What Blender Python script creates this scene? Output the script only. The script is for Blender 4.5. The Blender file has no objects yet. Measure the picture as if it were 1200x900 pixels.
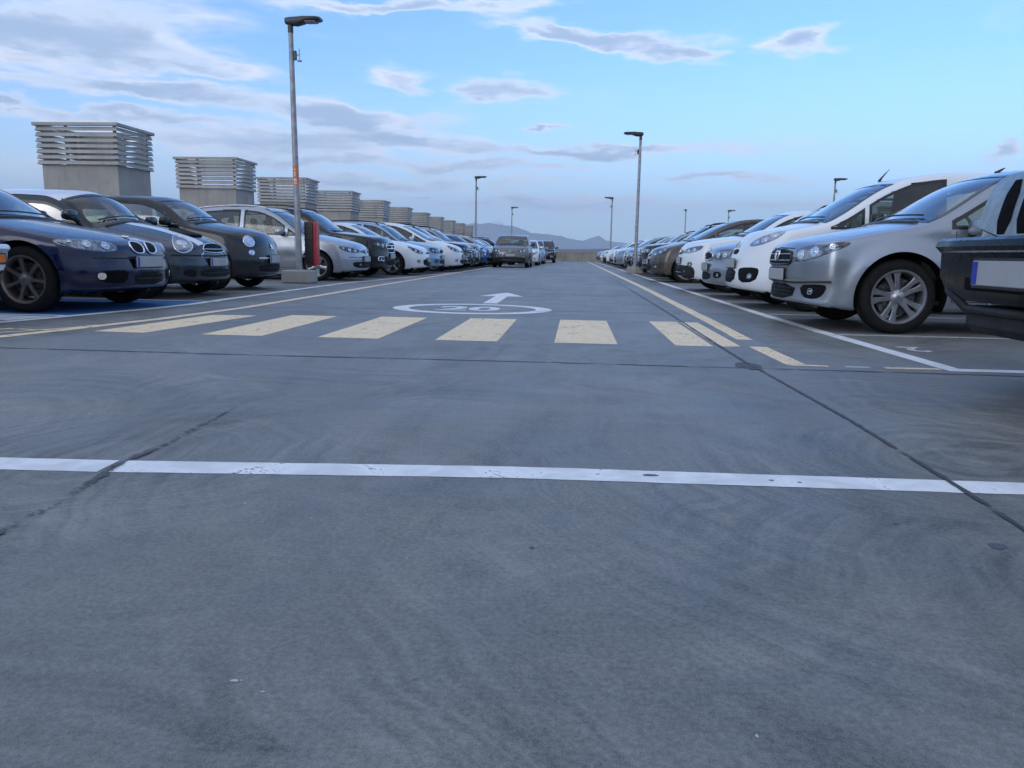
import bpy, math, random
import numpy as np
from math import radians as R, pi, sin, cos, tan, atan2, sqrt
random.seed(7)
rng = np.random.default_rng(11)
scene = bpy.context.scene
COL = scene.collection

# ------------------------------------------------------------------ materials
def nt(name):
    m = bpy.data.materials.new(name); m.use_nodes = True
    t = m.node_tree; t.nodes.clear()
    out = t.nodes.new('ShaderNodeOutputMaterial')
    return m, t, out
def N(t, typ, **kw):
    n = t.nodes.new(typ)
    for k, v in kw.items():
        if k.startswith('i_'):
            key = k[2:].replace('_', ' ')
            n.inputs[key].default_value = v
        else: setattr(n, k, v)
    return n
def L(t, a, b): t.links.new(a, b)
def val(t, sock, v):
    if hasattr(v, 'is_output') or isinstance(v, bpy.types.NodeSocket): t.links.new(v, sock)
    else: sock.default_value = v
def M(t, op, a, b=0.0, c=None, clamp=False):
    n = t.nodes.new('ShaderNodeMath'); n.operation = op; n.use_clamp = clamp
    val(t, n.inputs[0], a); val(t, n.inputs[1], b)
    if c is not None: val(t, n.inputs[2], c)
    return n.outputs[0]
def noise(t, vec, scale, detail=3, rough=.5, dist=0.0):
    n = t.nodes.new('ShaderNodeTexNoise'); n.inputs['Scale'].default_value = scale
    n.inputs['Detail'].default_value = detail; n.inputs['Roughness'].default_value = rough
    n.inputs['Distortion'].default_value = dist
    if vec is not None: t.links.new(vec, n.inputs['Vector'])
    return n.outputs['Fac']
def ramp(t, fac, a, b, lo=0.0, hi=1.0, smooth=True):
    n = t.nodes.new('ShaderNodeMapRange'); n.interpolation_type = 'SMOOTHSTEP' if smooth else 'LINEAR'
    val(t, n.inputs['Value'], fac)
    n.inputs['From Min'].default_value = a; n.inputs['From Max'].default_value = b
    n.inputs['To Min'].default_value = lo; n.inputs['To Max'].default_value = hi
    return n.outputs[0]
def mixc(t, fac, a, b, mode='MIX'):
    n = t.nodes.new('ShaderNodeMix'); n.data_type = 'RGBA'; n.blend_type = mode
    val(t, n.inputs[0], fac)
    for s, v in ((n.inputs[6], a), (n.inputs[7], b)):
        if isinstance(v, bpy.types.NodeSocket): t.links.new(v, s)
        else: s.default_value = (*v, 1) if len(v) == 3 else v
    return n.outputs[2]
def mapping(t, src, scale=(1, 1, 1), rot=(0, 0, 0), loc=(0, 0, 0)):
    n = t.nodes.new('ShaderNodeMapping'); n.inputs['Scale'].default_value = scale
    n.inputs['Rotation'].default_value = rot; n.inputs['Location'].default_value = loc
    t.links.new(src, n.inputs['Vector']); return n.outputs[0]

def simple(name, col, rough=.5, metal=0, coat=0, var=.12, scale=6, bump=0, bscale=60, spec=.5):
    m, t, out = nt(name)
    p = N(t, 'ShaderNodeBsdfPrincipled')
    tc = N(t, 'ShaderNodeTexCoord')
    nz = noise(t, tc.outputs['Object'], scale, 4, .6)
    c = mixc(t, ramp(t, nz, .3, .7), [x*(1-var) for x in col], [min(1, x*(1+var)) for x in col])
    L(t, c, p.inputs['Base Color'])
    L(t, ramp(t, noise(t, tc.outputs['Object'], scale*2.3, 3), .3, .7, max(0, rough-.06), min(1, rough+.06)), p.inputs['Roughness'])
    p.inputs['Metallic'].default_value = metal; p.inputs['Coat Weight'].default_value = coat
    p.inputs['Coat Roughness'].default_value = .04; p.inputs['Specular IOR Level'].default_value = spec
    if bump:
        b = N(t, 'ShaderNodeBump'); b.inputs['Strength'].default_value = bump; b.inputs['Distance'].default_value = .01
        L(t, noise(t, tc.outputs['Object'], bscale, 4, .6), b.inputs['Height']); L(t, b.outputs[0], p.inputs['Normal'])
    L(t, p.outputs[0], out.inputs['Surface'])
    return m

def paint(name, col, metal=.35, rough=.32):
    """car paint: clear coat, road film towards the sills, grey cloth on the inner side of the shell"""
    m, t, out = nt(name)
    p = N(t, 'ShaderNodeBsdfPrincipled'); tc = N(t, 'ShaderNodeTexCoord')
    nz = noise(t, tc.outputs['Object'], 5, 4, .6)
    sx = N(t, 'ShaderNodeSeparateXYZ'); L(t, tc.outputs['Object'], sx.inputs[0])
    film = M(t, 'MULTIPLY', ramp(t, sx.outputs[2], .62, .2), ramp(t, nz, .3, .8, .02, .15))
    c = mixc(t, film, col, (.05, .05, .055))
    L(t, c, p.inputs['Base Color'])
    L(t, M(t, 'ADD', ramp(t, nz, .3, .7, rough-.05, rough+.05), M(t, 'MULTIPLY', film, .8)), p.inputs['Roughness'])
    p.inputs['Metallic'].default_value = metal
    p.inputs['Coat Weight'].default_value = .8; p.inputs['Specular IOR Level'].default_value = .15
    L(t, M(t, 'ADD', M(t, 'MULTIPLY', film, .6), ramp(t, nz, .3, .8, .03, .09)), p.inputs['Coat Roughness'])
    cloth = N(t, 'ShaderNodeBsdfDiffuse'); cloth.inputs[0].default_value = (.05, .053, .052, 1)
    g = N(t, 'ShaderNodeNewGeometry'); mx = N(t, 'ShaderNodeMixShader')
    L(t, g.outputs['Backfacing'], mx.inputs[0]); L(t, p.outputs[0], mx.inputs[1]); L(t, cloth.outputs[0], mx.inputs[2])
    L(t, mx.outputs[0], out.inputs['Surface'])
    return m

def glass(name, tint=(.50, .60, .56), k=1.7):
    m, t, out = nt(name)
    tr = N(t, 'ShaderNodeBsdfTransparent'); tr.inputs[0].default_value = (*tint, 1)
    gl = N(t, 'ShaderNodeBsdfGlossy'); gl.inputs['Roughness'].default_value = .02
    tc = N(t, 'ShaderNodeTexCoord')
    L(t, ramp(t, noise(t, tc.outputs['Object'], 3, 4), .3, .8, .01, .06), gl.inputs['Roughness'])
    fr = N(t, 'ShaderNodeFresnel'); fr.inputs[0].default_value = 1.52
    mx = N(t, 'ShaderNodeMixShader')
    L(t, M(t, 'MULTIPLY', fr.outputs[0], k, clamp=True), mx.inputs[0])
    L(t, tr.outputs[0], mx.inputs[1]); L(t, gl.outputs[0], mx.inputs[2]); L(t, mx.outputs[0], out.inputs['Surface'])
    return m

MAT = {}
MAT['glass'] = glass('window_glass')
MAT['dark_glass'] = glass('privacy_glass', (.10, .11, .11), 1.7)
MAT['lens'] = glass('lamp_lens', (.9, .92, .93), .32)
MAT['trim'] = simple('black_trim', (.012, .012, .013), .38, bump=.1, bscale=300)
MAT['plastic'] = simple('grey_black_plastic', (.018, .018, .019), .6, spec=.3, bump=.2, bscale=400)
MAT['gap'] = simple('dark_gap', (.004, .004, .0045), .8, spec=.1)
MAT['mesh'] = simple('grille_mesh', (.006, .006, .007), .6, bump=.6, bscale=120, spec=.12)
MAT['frit'] = simple('glass_edge', (.008, .008, .009), .12)
MAT['chrome'] = simple('chrome', (.75, .76, .78), .12, metal=1, var=.04)
MAT['satin'] = simple('satin_metal', (.42, .43, .45), .32, metal=.9, var=.08)
MAT['rim'] = simple('alloy_rim', (.36, .37, .39), .34, metal=.85, var=.12, scale=12)
MAT['rim_dark'] = simple('dark_alloy_rim', (.24, .21, .20), .4, metal=.8, var=.15, scale=12)
MAT['tyre'] = simple('tyre_rubber', (.010, .010, .0105), .8, spec=.2, var=.3, scale=20, bump=.3, bscale=90)
MAT['lamp_dark'] = simple('lamp_housing', (.10, .105, .115), .3, metal=.7, var=.6, scale=22, bump=.5, bscale=30)
MAT['lamp_mid'] = simple('lamp_housing_pale', (.30, .32, .35), .25, metal=.8, var=.6, scale=24, bump=.6, bscale=26)
MAT['lamp_bright'] = simple('lamp_reflector', (.72, .75, .80), .16, metal=.9, var=.2, scale=30)
MAT['amber'] = simple('amber_lens', (.75, .17, .02), .2, coat=1)
MAT['red_lens'] = simple('red_lens', (.35, .01, .01), .15, coat=1)
MAT['plate'] = simple('number_plate', (.36, .37, .38), .4, var=.05)
MAT['plate_blue'] = simple('plate_band', (.01, .035, .32), .4, var=.05)
MAT['seat'] = simple('seat_cloth', (.045, .047, .05), .9, bump=.3, bscale=200)
MAT['seat_tan'] = simple('seat_tan', (.16, .13, .095), .9)
MAT['cabin'] = simple('cabin_plastic', (.016, .016, .018), .7)
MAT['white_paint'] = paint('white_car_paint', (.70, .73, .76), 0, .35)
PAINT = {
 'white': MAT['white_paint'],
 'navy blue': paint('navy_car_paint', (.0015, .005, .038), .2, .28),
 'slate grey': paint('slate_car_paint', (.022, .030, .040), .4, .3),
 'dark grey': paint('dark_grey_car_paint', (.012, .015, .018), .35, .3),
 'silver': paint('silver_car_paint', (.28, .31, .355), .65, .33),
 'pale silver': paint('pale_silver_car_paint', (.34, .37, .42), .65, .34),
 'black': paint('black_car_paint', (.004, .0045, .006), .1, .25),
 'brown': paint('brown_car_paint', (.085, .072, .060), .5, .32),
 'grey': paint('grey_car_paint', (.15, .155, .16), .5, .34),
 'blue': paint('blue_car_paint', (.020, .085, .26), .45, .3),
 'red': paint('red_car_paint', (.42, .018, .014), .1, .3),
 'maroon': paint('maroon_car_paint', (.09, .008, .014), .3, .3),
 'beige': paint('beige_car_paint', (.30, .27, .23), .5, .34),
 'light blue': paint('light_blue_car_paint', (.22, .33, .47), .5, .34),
}

# ------------------------------------------------------------------ object helpers
def empty(name, loc=(0, 0, 0), rz=0.0):
    o = bpy.data.objects.new(name, None); COL.objects.link(o)
    o.location = loc; o.rotation_euler = (0, 0, rz); o.empty_display_size = .3
    return o
def mesh_obj(name, V, F, mat=None, parent=None, smooth=True, loc=None, auto=None):
    me = bpy.data.meshes.new(name)
    me.from_pydata([tuple(map(float, v)) for v in V], [], [tuple(int(i) for i in f) for f in F])
    if mat is not None: me.materials.append(mat)
    if smooth:
        me.polygons.foreach_set('use_smooth', [True]*len(me.polygons))
        if auto is not None: me.set_sharp_from_angle(angle=R(auto))
    me.update()
    o = bpy.data.objects.new(name, me); COL.objects.link(o)
    if parent is not None: o.parent = parent
    if loc is not None: o.location = loc
    return o
def tag(o, label=None, cat=None, group=None, kind=None):
    if label: o['label'] = label
    if cat: o['category'] = cat
    if group: o['group'] = group
    if kind: o['kind'] = kind
    return o
def children(o): return list(KIDS.get(o.name, []))
def copy_tree(o, parent=None):
    c = o.copy(); COL.objects.link(c); c.parent = parent
    for ch in o.children: copy_tree(ch, c)
    return c

class MB:
    def __init__(s): s.V = []; s.F = []
    def add(s, V, F):
        n = len(s.V); s.V += [tuple(v) for v in V]; s.F += [tuple(i+n for i in f) for f in F]; return s
    def box(s, x0, x1, y0, y1, z0, z1, b=0.0):
        if b <= 0:
            V = [(x, y, z) for x in (x0, x1) for y in (y0, y1) for z in (z0, z1)]
            F = [(0, 1, 3, 2), (4, 6, 7, 5), (0, 4, 5, 1), (2, 3, 7, 6), (0, 2, 6, 4), (1, 5, 7, 3)]
            return s.add(V, F)
        # chamfered box
        cx, cy, cz = (x0+x1)/2, (y0+y1)/2, (z0+z1)/2; hx, hy, hz = abs(x1-x0)/2, abs(y1-y0)/2, abs(z1-z0)/2
        b = min(b, hx*.9, hy*.9, hz*.9)
        V = []; idx = {}
        for sx in (-1, 1):
            for sy in (-1, 1):
                for sz in (-1, 1):
                    for a in range(3):
                        d = [hx-b, hy-b, hz-b]; d[a] += b
                        idx[(sx, sy, sz, a)] = len(V); V.append((cx+sx*d[0], cy+sy*d[1], cz+sz*d[2]))
        F = []
        for a in range(3):
            o1, o2 = [(1, 2), (0, 2), (0, 1)][a]
            for sg in (-1, 1):
                def k(p, q):
                    t = [0, 0, 0]; t[a] = sg; t[o1] = p; t[o2] = q; return idx[(*t, a)]
                F.append((k(-1, -1), k(1, -1), k(1, 1), k(-1, 1)))
        for a in range(3):
            o1, o2 = [(1, 2), (0, 2), (0, 1)][a]
            for p in (-1, 1):
                for q in (-1, 1):
                    def k(e, ax):
                        t = [0, 0, 0]; t[a] = e; t[o1] = p; t[o2] = q; return idx[(*t, ax)]
                    F.append((k(-1, o1), k(1, o1), k(1, o2), k(-1, o2)))
        for sx in (-1, 1):
            for sy in (-1, 1):
                for sz in (-1, 1): F.append(tuple(idx[(sx, sy, sz, a)] for a in range(3)))
        return s.add(V, F)
    def tube(s, P, r, n=8, closed=False, cap=True):
        P = [np.array(p, float) for p in P]; m = len(P); V = []; F = []
        rr = r if hasattr(r, '__len__') else [r]*m
        up = None
        for i in range(m):
            a = P[(i-1) % m] if (closed or i > 0) else P[i]; b = P[(i+1) % m] if (closed or i < m-1) else P[i]
            d = b-a; d = d/(np.linalg.norm(d)+1e-9)
            if up is None: up = np.array((0, 0, 1.)) if abs(d[2]) < .8 else np.array((1., 0, 0))
            u = np.cross(d, up); u /= np.linalg.norm(u)+1e-9; w = np.cross(u, d); up = w
            for k in range(n):
                t = 2*pi*k/n; V.append(P[i]+rr[i]*(cos(t)*u+sin(t)*w))
        for i in range(m if closed else m-1):
            for k in range(n):
                j = (i+1) % m; F.append((i*n+k, i*n+(k+1) % n, j*n+(k+1) % n, j*n+k))
        if not closed and cap:
            F.append(tuple(range(n))[::-1]); F.append(tuple((m-1)*n+k for k in range(n)))
        return s.add(V, F)
    def lathe(s, prof, n=36, axis='y', c=(0, 0, 0), close=False):
        """prof: (radius, offset along axis)"""
        V = []; F = []; m = len(prof)
        for r, h in prof:
            for k in range(n):
                t = 2*pi*k/n; a, b = r*cos(t), r*sin(t)
                V.append({'y': (a+c[0], h+c[1], b+c[2]), 'z': (a+c[0], b+c[1], h+c[2]), 'x': (h+c[0], a+c[1], b+c[2])}[axis])
        for i in range(m if close else m-1):
            j = (i+1) % m
            for k in range(n): F.append((i*n+k, i*n+(k+1) % n, j*n+(k+1) % n, j*n+k))
        return s.add(V, F)
    def ellipsoid(s, c, r, n=16, m=10, e=1.0):
        V = []; F = []
        sp = lambda v: math.copysign(abs(v)**e, v)
        for i in range(m+1):
            ph = -pi/2+pi*i/m
            for k in range(n):
                t = 2*pi*k/n
                V.append((c[0]+r[0]*sp(cos(ph))*sp(cos(t)), c[1]+r[1]*sp(cos(ph))*sp(sin(t)), c[2]+r[2]*sp(sin(ph))))
        for i in range(m):
            for k in range(n): F.append((i*n+k, i*n+(k+1) % n, (i+1)*n+(k+1) % n, (i+1)*n+k))
        return s.add(V, F)
    def build(s, name, mat, parent=None, smooth=False, auto=None, loc=None):
        return mesh_obj(name, s.V, s.F, mat, parent, smooth, loc, auto)

# ------------------------------------------------------------------ car generator
def pchip(X, Y, x):
    X = np.array(X, float); Y = np.array(Y, float); h = np.diff(X); d = np.diff(Y)/h
    m = np.zeros(len(X)); m[0] = d[0]; m[-1] = d[-1]
    for i in range(1, len(X)-1):
        if d[i-1]*d[i] > 0:
            w1 = 2*h[i]+h[i-1]; w2 = h[i]+2*h[i-1]; m[i] = (w1+w2)/(w1/d[i-1]+w2/d[i])
    i = np.clip(np.searchsorted(X, x)-1, 0, len(h)-1); t = np.clip((x-X[i])/h[i], 0, 1)
    return ((2*t**3-3*t**2+1)*Y[i]+(t**3-2*t**2+t)*h[i]*m[i]+(-2*t**3+3*t**2)*Y[i+1]+(t**3-t**2)*h[i]*m[i+1])
def sstep(x, a, b):
    t = np.clip((x-a)/(b-a), 0, 1); return t*t*(3-2*t)
def chaikin(P, n=2):
    for _ in range(n):
        Q = []
        for i in range(len(P)):
            a, b = np.array(P[i], float), np.array(P[(i+1) % len(P)], float)
            Q += [a*.75+b*.25, a*.25+b*.75]
        P = Q
    return P
def resample(P, step):
    P = [np.array(p, float) for p in P]; out = []
    for i in range(len(P)):
        a, b = P[i], P[(i+1) % len(P)]; d = b-a; l = sqrt((d[0]*.016)**2+d[1]**2) if True else 0
        n = max(1, int(l/step))
        for k in range(n): out.append(a+d*k/n)
    return out

class Car:
    D = dict(L=4.2, W=1.78, fo=.82, wb=2.55, wr=.315, b0=.86, b1=.025, tb=.20, B=.18, lowin=.05, k=.017,
             crown=.045, shift=.14, cf=.30, pf=2.8, cr=.22, arch=.055, flare=.018, ftaper=.05, rtaper=.07,
             fprof=[(.18, .10), (.30, .02), (.45, .0), (.62, .015), (.78, .06), (1.0, .2)],
             rprof=[(.18, .10), (.35, .02), (.5, 0), (.7, .02), (1.0, .06), (1.3, .2), (1.6, .4)],
             cowl=1.05, wtop=1.85, pillars=[(1.3, 2.35), (2.43, 3.35)], rearwin=(1.0, 1.38), mirror=(1.55, 1.0), handles=[(2.2, .86), (3.2, .88)],
             spokes=5, rim='rim', spoke_w=.045, seat='seat', paint='silver', doors=[1.28, 2.42, 3.4], anchor=.9, roofpaint=None)
    def __init__(c, name, prof, **kw):
        for k, v in Car.D.items(): setattr(c, k, kw.get(k, v))
        c.name = name; c.prof = prof; c.hw = c.W/2; c.R = c.wr+c.arch
        s = np.linspace(-.3, c.L+.3, 1200); z = pchip([p[0] for p in prof], [p[1] for p in prof], s)
        ker = np.hanning(31); ker /= ker.sum(); z = np.convolve(np.pad(z, 15, mode='edge'), ker, 'valid')
        c._s = s; c._z = z; c._dz = np.gradient(z, s); c.H = z.max()
        c._ff = lambda zz: pchip([p[0] for p in c.fprof], [p[1] for p in c.fprof], zz)
        c._rf = lambda zz: pchip([p[0] for p in c.rprof], [p[1] for p in c.rprof], zz)
        c.root = empty(name); c.bodyobj = None
    def sh(c, s, y):
        return c.shift*(np.abs(y)/c.hw)**2*(1-2*sstep(s, c.L*.5, c.L*.85))
    def T(c, s, y=0.0): return np.interp(s-c.sh(s, y), c._s, c._z)-c.crown*(y/c.hw)**2
    def belt(c, s): return c.b0+c.b1*s
    def Wd(c, s, z):
        p = c.hw*(1-c.ftaper*np.clip((1.1-s)/1.1, 0, 1)**2-c.rtaper*np.clip((s-c.L+1.2)/1.2, 0, 1)**2)
        lo = c.lowin*np.clip((.6-z)/.42, 0, 1.3)**2
        b = c.belt(s); up = np.clip((z-b)/(c.H-b), 0, 1.1)
        w = p-lo-.028*sstep(z, .62, b)-c.tb*up**1.1
        w = w-.010*np.exp(-((z-.50)/.07)**2)*sstep(s, c.fo+.35, c.fo+.6)*(1-sstep(s, c.fo+c.wb-.6, c.fo+c.wb-.35))
        for wc in (c.fo, c.fo+c.wb):
            d = np.sqrt((s-wc)**2+(z-c.wr)**2)
            w = w+c.flare*np.exp(-((d-c.R)/.09)**2)
        return w
    def f(c, s, y, z):
        ay = np.abs(y); b = c.belt(s)
        d1 = ay-c.Wd(s, z)
        sl = np.interp(s-c.sh(s, y), c._s, c._dz)
        d2 = (z-c.T(s, y))/np.sqrt(1+sl*sl)
        d3 = c.B-z+.05*sstep(s, .5, 0)
        d4 = c._ff(z)+c.cf*(ay/c.hw)**c.pf-s
        d5 = s-(c.L-c._rf(z)-c.cr*(ay/c.hw)**3.5)
        D = np.stack([d1, d2, d3, d4, d5]); m = D.max(0)
        return m+c.k*np.log(np.exp((D-m)/c.k).sum(0))
    def root_find(c, a, d, tmax=2.6):
        a = np.atleast_2d(a).astype(float); d = np.atleast_2d(d).astype(float)
        lo = np.zeros(len(d)); hi = np.full(len(d), tmax)
        for _ in range(26):
            m = (lo+hi)/2; p = a+d*m[:, None]; v = c.f(p[:, 0], p[:, 1], p[:, 2]) > 0
            hi = np.where(v, m, hi); lo = np.where(v, lo, m)
        return a+d*((lo+hi)/2)[:, None]
    def nrm(c, P):
        e = .004; g = []
        for ax in range(3):
            q = P.copy(); q[:, ax] += e; r = P.copy(); r[:, ax] -= e
            g.append(c.f(q[:, 0], q[:, 1], q[:, 2])-c.f(r[:, 0], r[:, 1], r[:, 2]))
        g = np.stack(g, 1); return g/(np.linalg.norm(g, axis=1)[:, None]+1e-9)
    def loc(c, P):      # s,y,z -> car coordinates (nose towards +x)
        P = np.atleast_2d(P); return np.stack([c.L/2-P[:, 0], -P[:, 1], P[:, 2]], 1)   # +y in s-space = right side... mirrored evenly
    # projections, all (a,b)->points in s,y,z
    def pf_front(c, A):
        A = np.atleast_2d(A); az = np.radians(A[:, 0]); n = len(A)
        a = np.stack([np.full(n, c.anchor), np.zeros(n), A[:, 1]], 1)
        return c.root_find(a, np.stack([-np.cos(az), np.sin(az), np.zeros(n)], 1))
    def pf_side(c, A, side=1):
        A = np.atleast_2d(A); n = len(A)
        a = np.stack([A[:, 0], np.zeros(n), A[:, 1]], 1)
        return c.root_find(a, np.stack([np.zeros(n), np.full(n, float(side)), np.zeros(n)], 1), 1.4)
    def pf_top(c, A):
        A = np.atleast_2d(A); n = len(A)
        a = np.stack([A[:, 0], A[:, 1], np.full(n, .5)], 1)
        return c.root_find(a, np.tile((0, 0, 1.), (n, 1)), 2.2)
    def pf_rear(c, A):   # (y,z)
        A = np.atleast_2d(A); n = len(A)
        a = np.stack([np.full(n, c.L-1.3), A[:, 0], A[:, 1]], 1)
        return c.root_find(a, np.tile((1., 0, 0), (n, 1)), 2)
    def off(c, P, o): return P+c.nrm(P)*o
    def part(c, name, V, F, mat, parent=None, auto=None, smooth=True):
        return mesh_obj(name, c.loc(np.array(V)), F, mat, parent or c.root, smooth, auto=auto)
    # ---- shell
    def window_top(c, s):
        y = c.hw-c.tb*.75; sl = np.interp(s-c.sh(s, y), c._s, c._dz)
        return c.T(s, y)-.062*np.sqrt(1+sl*sl)
    def spans(c):
        out = []
        s = np.linspace(.5, c.L-.2, 500); h = c.window_top(s)-(c.belt(s)+.012)
        ok = s[h > .03]; smin, smax = ok[0], ok[-1]
        for a, b in c.pillars:
            a = max(a, smin); b = min(b, smax)
            if b-a > .12: out.append((a, b))
        return out
    def ws_half(c, s2):
        s = s2+c.shift*.75; z = c.T(s, c.hw*.8); return np.maximum(.3, c.Wd(s, z)-.055)
    def build_shell(c, ds=.04, NY=28, NZ=24):
        NS = int(c.L/ds); st = np.linspace(0, c.L, NS+1)
        idx = {}; pts = []
        for i in range(NS+1):
            for j in range(NY+1):
                for k in range(NZ+1):
                    if i in (0, NS) or j in (0, NY) or k in (0, NZ):
                        idx[(i, j, k)] = len(pts); pts.append((i, j, k))
        I = np.array(pts, float); s = st[I[:, 0].astype(int)]
        zt = np.maximum(np.interp(s, c._s, c._z), .8)
        p0 = np.stack([s, c.hw*(2*I[:, 1]/NY-1), c.B+(I[:, 2]/NZ)*(zt-c.B)], 1)
        a = np.stack([np.clip(s, .6, c.L-.6), np.zeros(len(s)), np.full(len(s), .55)], 1)
        P = c.root_find(a, p0-a, 3.)
        F = []
        for i in range(NS):
            for j in range(NY):
                F.append((idx[i, j, 0], idx[i+1, j, 0], idx[i+1, j+1, 0], idx[i, j+1, 0]))
                F.append((idx[i, j, NZ], idx[i, j+1, NZ], idx[i+1, j+1, NZ], idx[i+1, j, NZ]))
            for k in range(NZ):
                F.append((idx[i, 0, k], idx[i, 0, k+1], idx[i+1, 0, k+1], idx[i+1, 0, k]))
                F.append((idx[i, NY, k], idx[i+1, NY, k], idx[i+1, NY, k+1], idx[i, NY, k+1]))
        for j in range(NY):
            for k in range(NZ):
                F.append((idx[0, j, k], idx[0, j+1, k], idx[0, j+1, k+1], idx[0, j, k+1]))
                F.append((idx[NS, j, k], idx[NS, j, k+1], idx[NS, j+1, k+1], idx[NS, j+1, k]))
        F = np.array(F); C = P[F].mean(1); Nn = c.nrm(C)
        keep = np.ones(len(F), bool); arch = np.zeros(len(F), bool)
        for wc in (c.fo, c.fo+c.wb):
            d = np.sqrt((C[:, 0]-wc)**2+(C[:, 2]-c.wr)**2)
            arch |= (d < c.R) & (np.abs(C[:, 1]) > c.hw-.30)
        # window openings
        wt = c.window_top(C[:, 0]); bt = c.belt(C[:, 0])
        win = np.zeros(len(F), bool)
        for a0, b0 in c.spans():
            win |= (C[:, 0] > a0+.02) & (C[:, 0] < b0-.02) & (C[:, 2] > bt+.03) & (C[:, 2] < wt-.012) & (np.abs(Nn[:, 1]) > .6)
        s2 = C[:, 0]-c.sh(C[:, 0], C[:, 1])
        win |= (s2 > c.cowl+.05) & (s2 < c.wtop-.04) & (np.abs(C[:, 1]) < c.ws_half(s2)-.035) & (np.abs(Nn[:, 1]) < .75) & (C[:, 2] > .75)
        z0, z1 = c.rearwin
        win |= (C[:, 0] > c.L-1.5) & (C[:, 2] > z0+.03) & (C[:, 2] < z1-.03) & (np.abs(C[:, 1]) < c.Wd(C[:, 0], C[:, 2])-.14) & (Nn[:, 0] > .25)
        bot = Nn[:, 2] < -.75
        keep = ~(arch | win)
        # snap arch rims to true circles
        av = np.zeros(len(P), bool); av[F[arch].ravel()] = True
        kv = np.zeros(len(P), bool); kv[F[keep].ravel()] = True
        for wc in (c.fo, c.fo+c.wb):
            q = av & kv & (np.abs(P[:, 0]-wc) < c.R+.1) & (np.abs(P[:, 1]) > c.hw-.18)
            ii = np.where(q)[0]
            d = P[ii][:, [0, 2]]-np.array((wc, c.wr)); l = np.linalg.norm(d, axis=1)[:, None]
            d = d/l*c.R
            tgt = np.stack([wc+d[:, 0], c.wr+d[:, 1]], 1); okk = tgt[:, 1] > c.B+.03
            ii = ii[okk]; tgt = tgt[okk]
            sd = np.sign(P[ii, 1])
            n = len(ii)
            if n:
                a = np.stack([tgt[:, 0], np.zeros(n), tgt[:, 1]], 1)
                P[ii] = c.root_find(a, np.stack([np.zeros(n), sd, np.zeros(n)], 1), 1.4)
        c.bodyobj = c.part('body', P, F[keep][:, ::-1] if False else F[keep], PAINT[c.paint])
        me = c.bodyobj.data
        # make normals point outwards
        me.calc_loop_triangles()
        import bmesh
        bm = bmesh.new(); bm.from_mesh(me)
        q = [fc for fc in bm.faces if fc.calc_center_median().y > c.hw*.8]
        sgn = sum(fc.normal.y for fc in q)
        if sgn < 0: bmesh.ops.reverse_faces(bm, faces=bm.faces)
        bmesh.ops.delete(bm, geom=[v for v in bm.verts if not v.link_faces], context='VERTS')
        bm.to_mesh(me); bm.free()
        me.polygons.foreach_set('use_smooth', [True]*len(me.polygons))
        c.underside()
    def underside(c):
        mb = MB()
        # floor pan, split so that the wheels stay free
        hw = c.hw-.03; x = lambda s: c.L/2-s
        y_in = c.hw-.30
        mb.box(x(c.L-.18), x(.22), -y_in, y_in, c.B+.012, c.B+.04)
        for s0, s1 in ((c.fo+c.R+.0, c.fo+c.wb-c.R), (.30, c.fo-c.R), (c.fo+c.wb+c.R, c.L-.22)):
            if s1-s0 > .03:
                for sg in (-1, 1): mb.box(x(s1), x(s0), sg*(y_in+.002), sg*(hw-.05), c.B+.012, c.B+.04)
        # wheel wells
        for wc in (c.fo, c.fo+c.wb):
            for sg in (-1, 1):
                V = []; F = []; n = 22
                for q, yy in enumerate((c.hw-.045, c.hw-.30)):
                    for i in range(n+1):
                        t = -.25+(pi+.5)*i/n
                        V.append((x(wc)+(c.R+.012)*cos(t), sg*yy, c.wr+(c.R+.012)*sin(t)))
                for i in range(n): F.append((i, i+1, n+2+i, n+1+i))
                ci = len(V); V.append((x(wc), sg*(c.hw-.30), c.wr))
                for i in range(n): F.append((n+1+i, n+2+i, ci))
                mb.add(V, F)
                # lip of the arch
                A = [(wc+(c.R)*cos(t), c.wr+(c.R)*sin(t)) for t in np.linspace(-.35, pi+.35, 30)]
                A = [q for q in A if q[1] > c.B+.03]
                Pq = c.pf_side(np.array(A), sg); Pi = Pq.copy(); Pi[:, 1] -= sg*.05
                W1 = c.loc(Pq); W2 = c.loc(Pi); m = len(A)
                mb.add(np.vstack([W1, W2]), [(i, i+1, m+i+1, m+i) for i in range(m-1)])
        o = mb.build('underbody', MAT['gap'], c.root, smooth=False)
    # ---- patches on the surface
    def patch(c, name, loop, proj, mat, o=.003, parent=None, smooth=2, thick=.008, step=.03, rings=(1, .96, .75, .45, .15)):
        loop = chaikin(loop, smooth) if smooth else loop
        loop = resample(loop, step); loop = np.array(loop); cen = loop.mean(0); n = len(loop)
        A = [loop]+[cen+(loop-cen)*r for r in rings]+[cen[None]]
        flat = np.vstack(A); P = proj(flat)
        offs = np.concatenate([np.full(n, -thick)]+[np.full(n, o) if i else np.full(n, o*.5) for i in range(len(rings))]+[[o]])
        P = P+c.nrm(P)*offs[:, None]
        F = []
        m = len(rings)+1
        for r in range(m-1):
            for i in range(n): F.append((r*n+i, r*n+(i+1) % n, (r+1)*n+(i+1) % n, (r+1)*n+i))
        ci = m*n
        for i in range(n): F.append(((m-1)*n+i, (m-1)*n+(i+1) % n, ci))
        return c.part(name, P, F, mat, parent, auto=40)
    def grid(c, name, A, nx, ny, proj, mat, o=0., parent=None):
        P = proj(A.reshape(-1, 2)); P = c.off(P, o) if o else P
        F = [(i*ny+j, (i+1)*ny+j, (i+1)*ny+j+1, i*ny+j+1) for i in range(nx-1) for j in range(ny-1)]
        return c.part(name, P, F, mat, parent)
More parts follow.
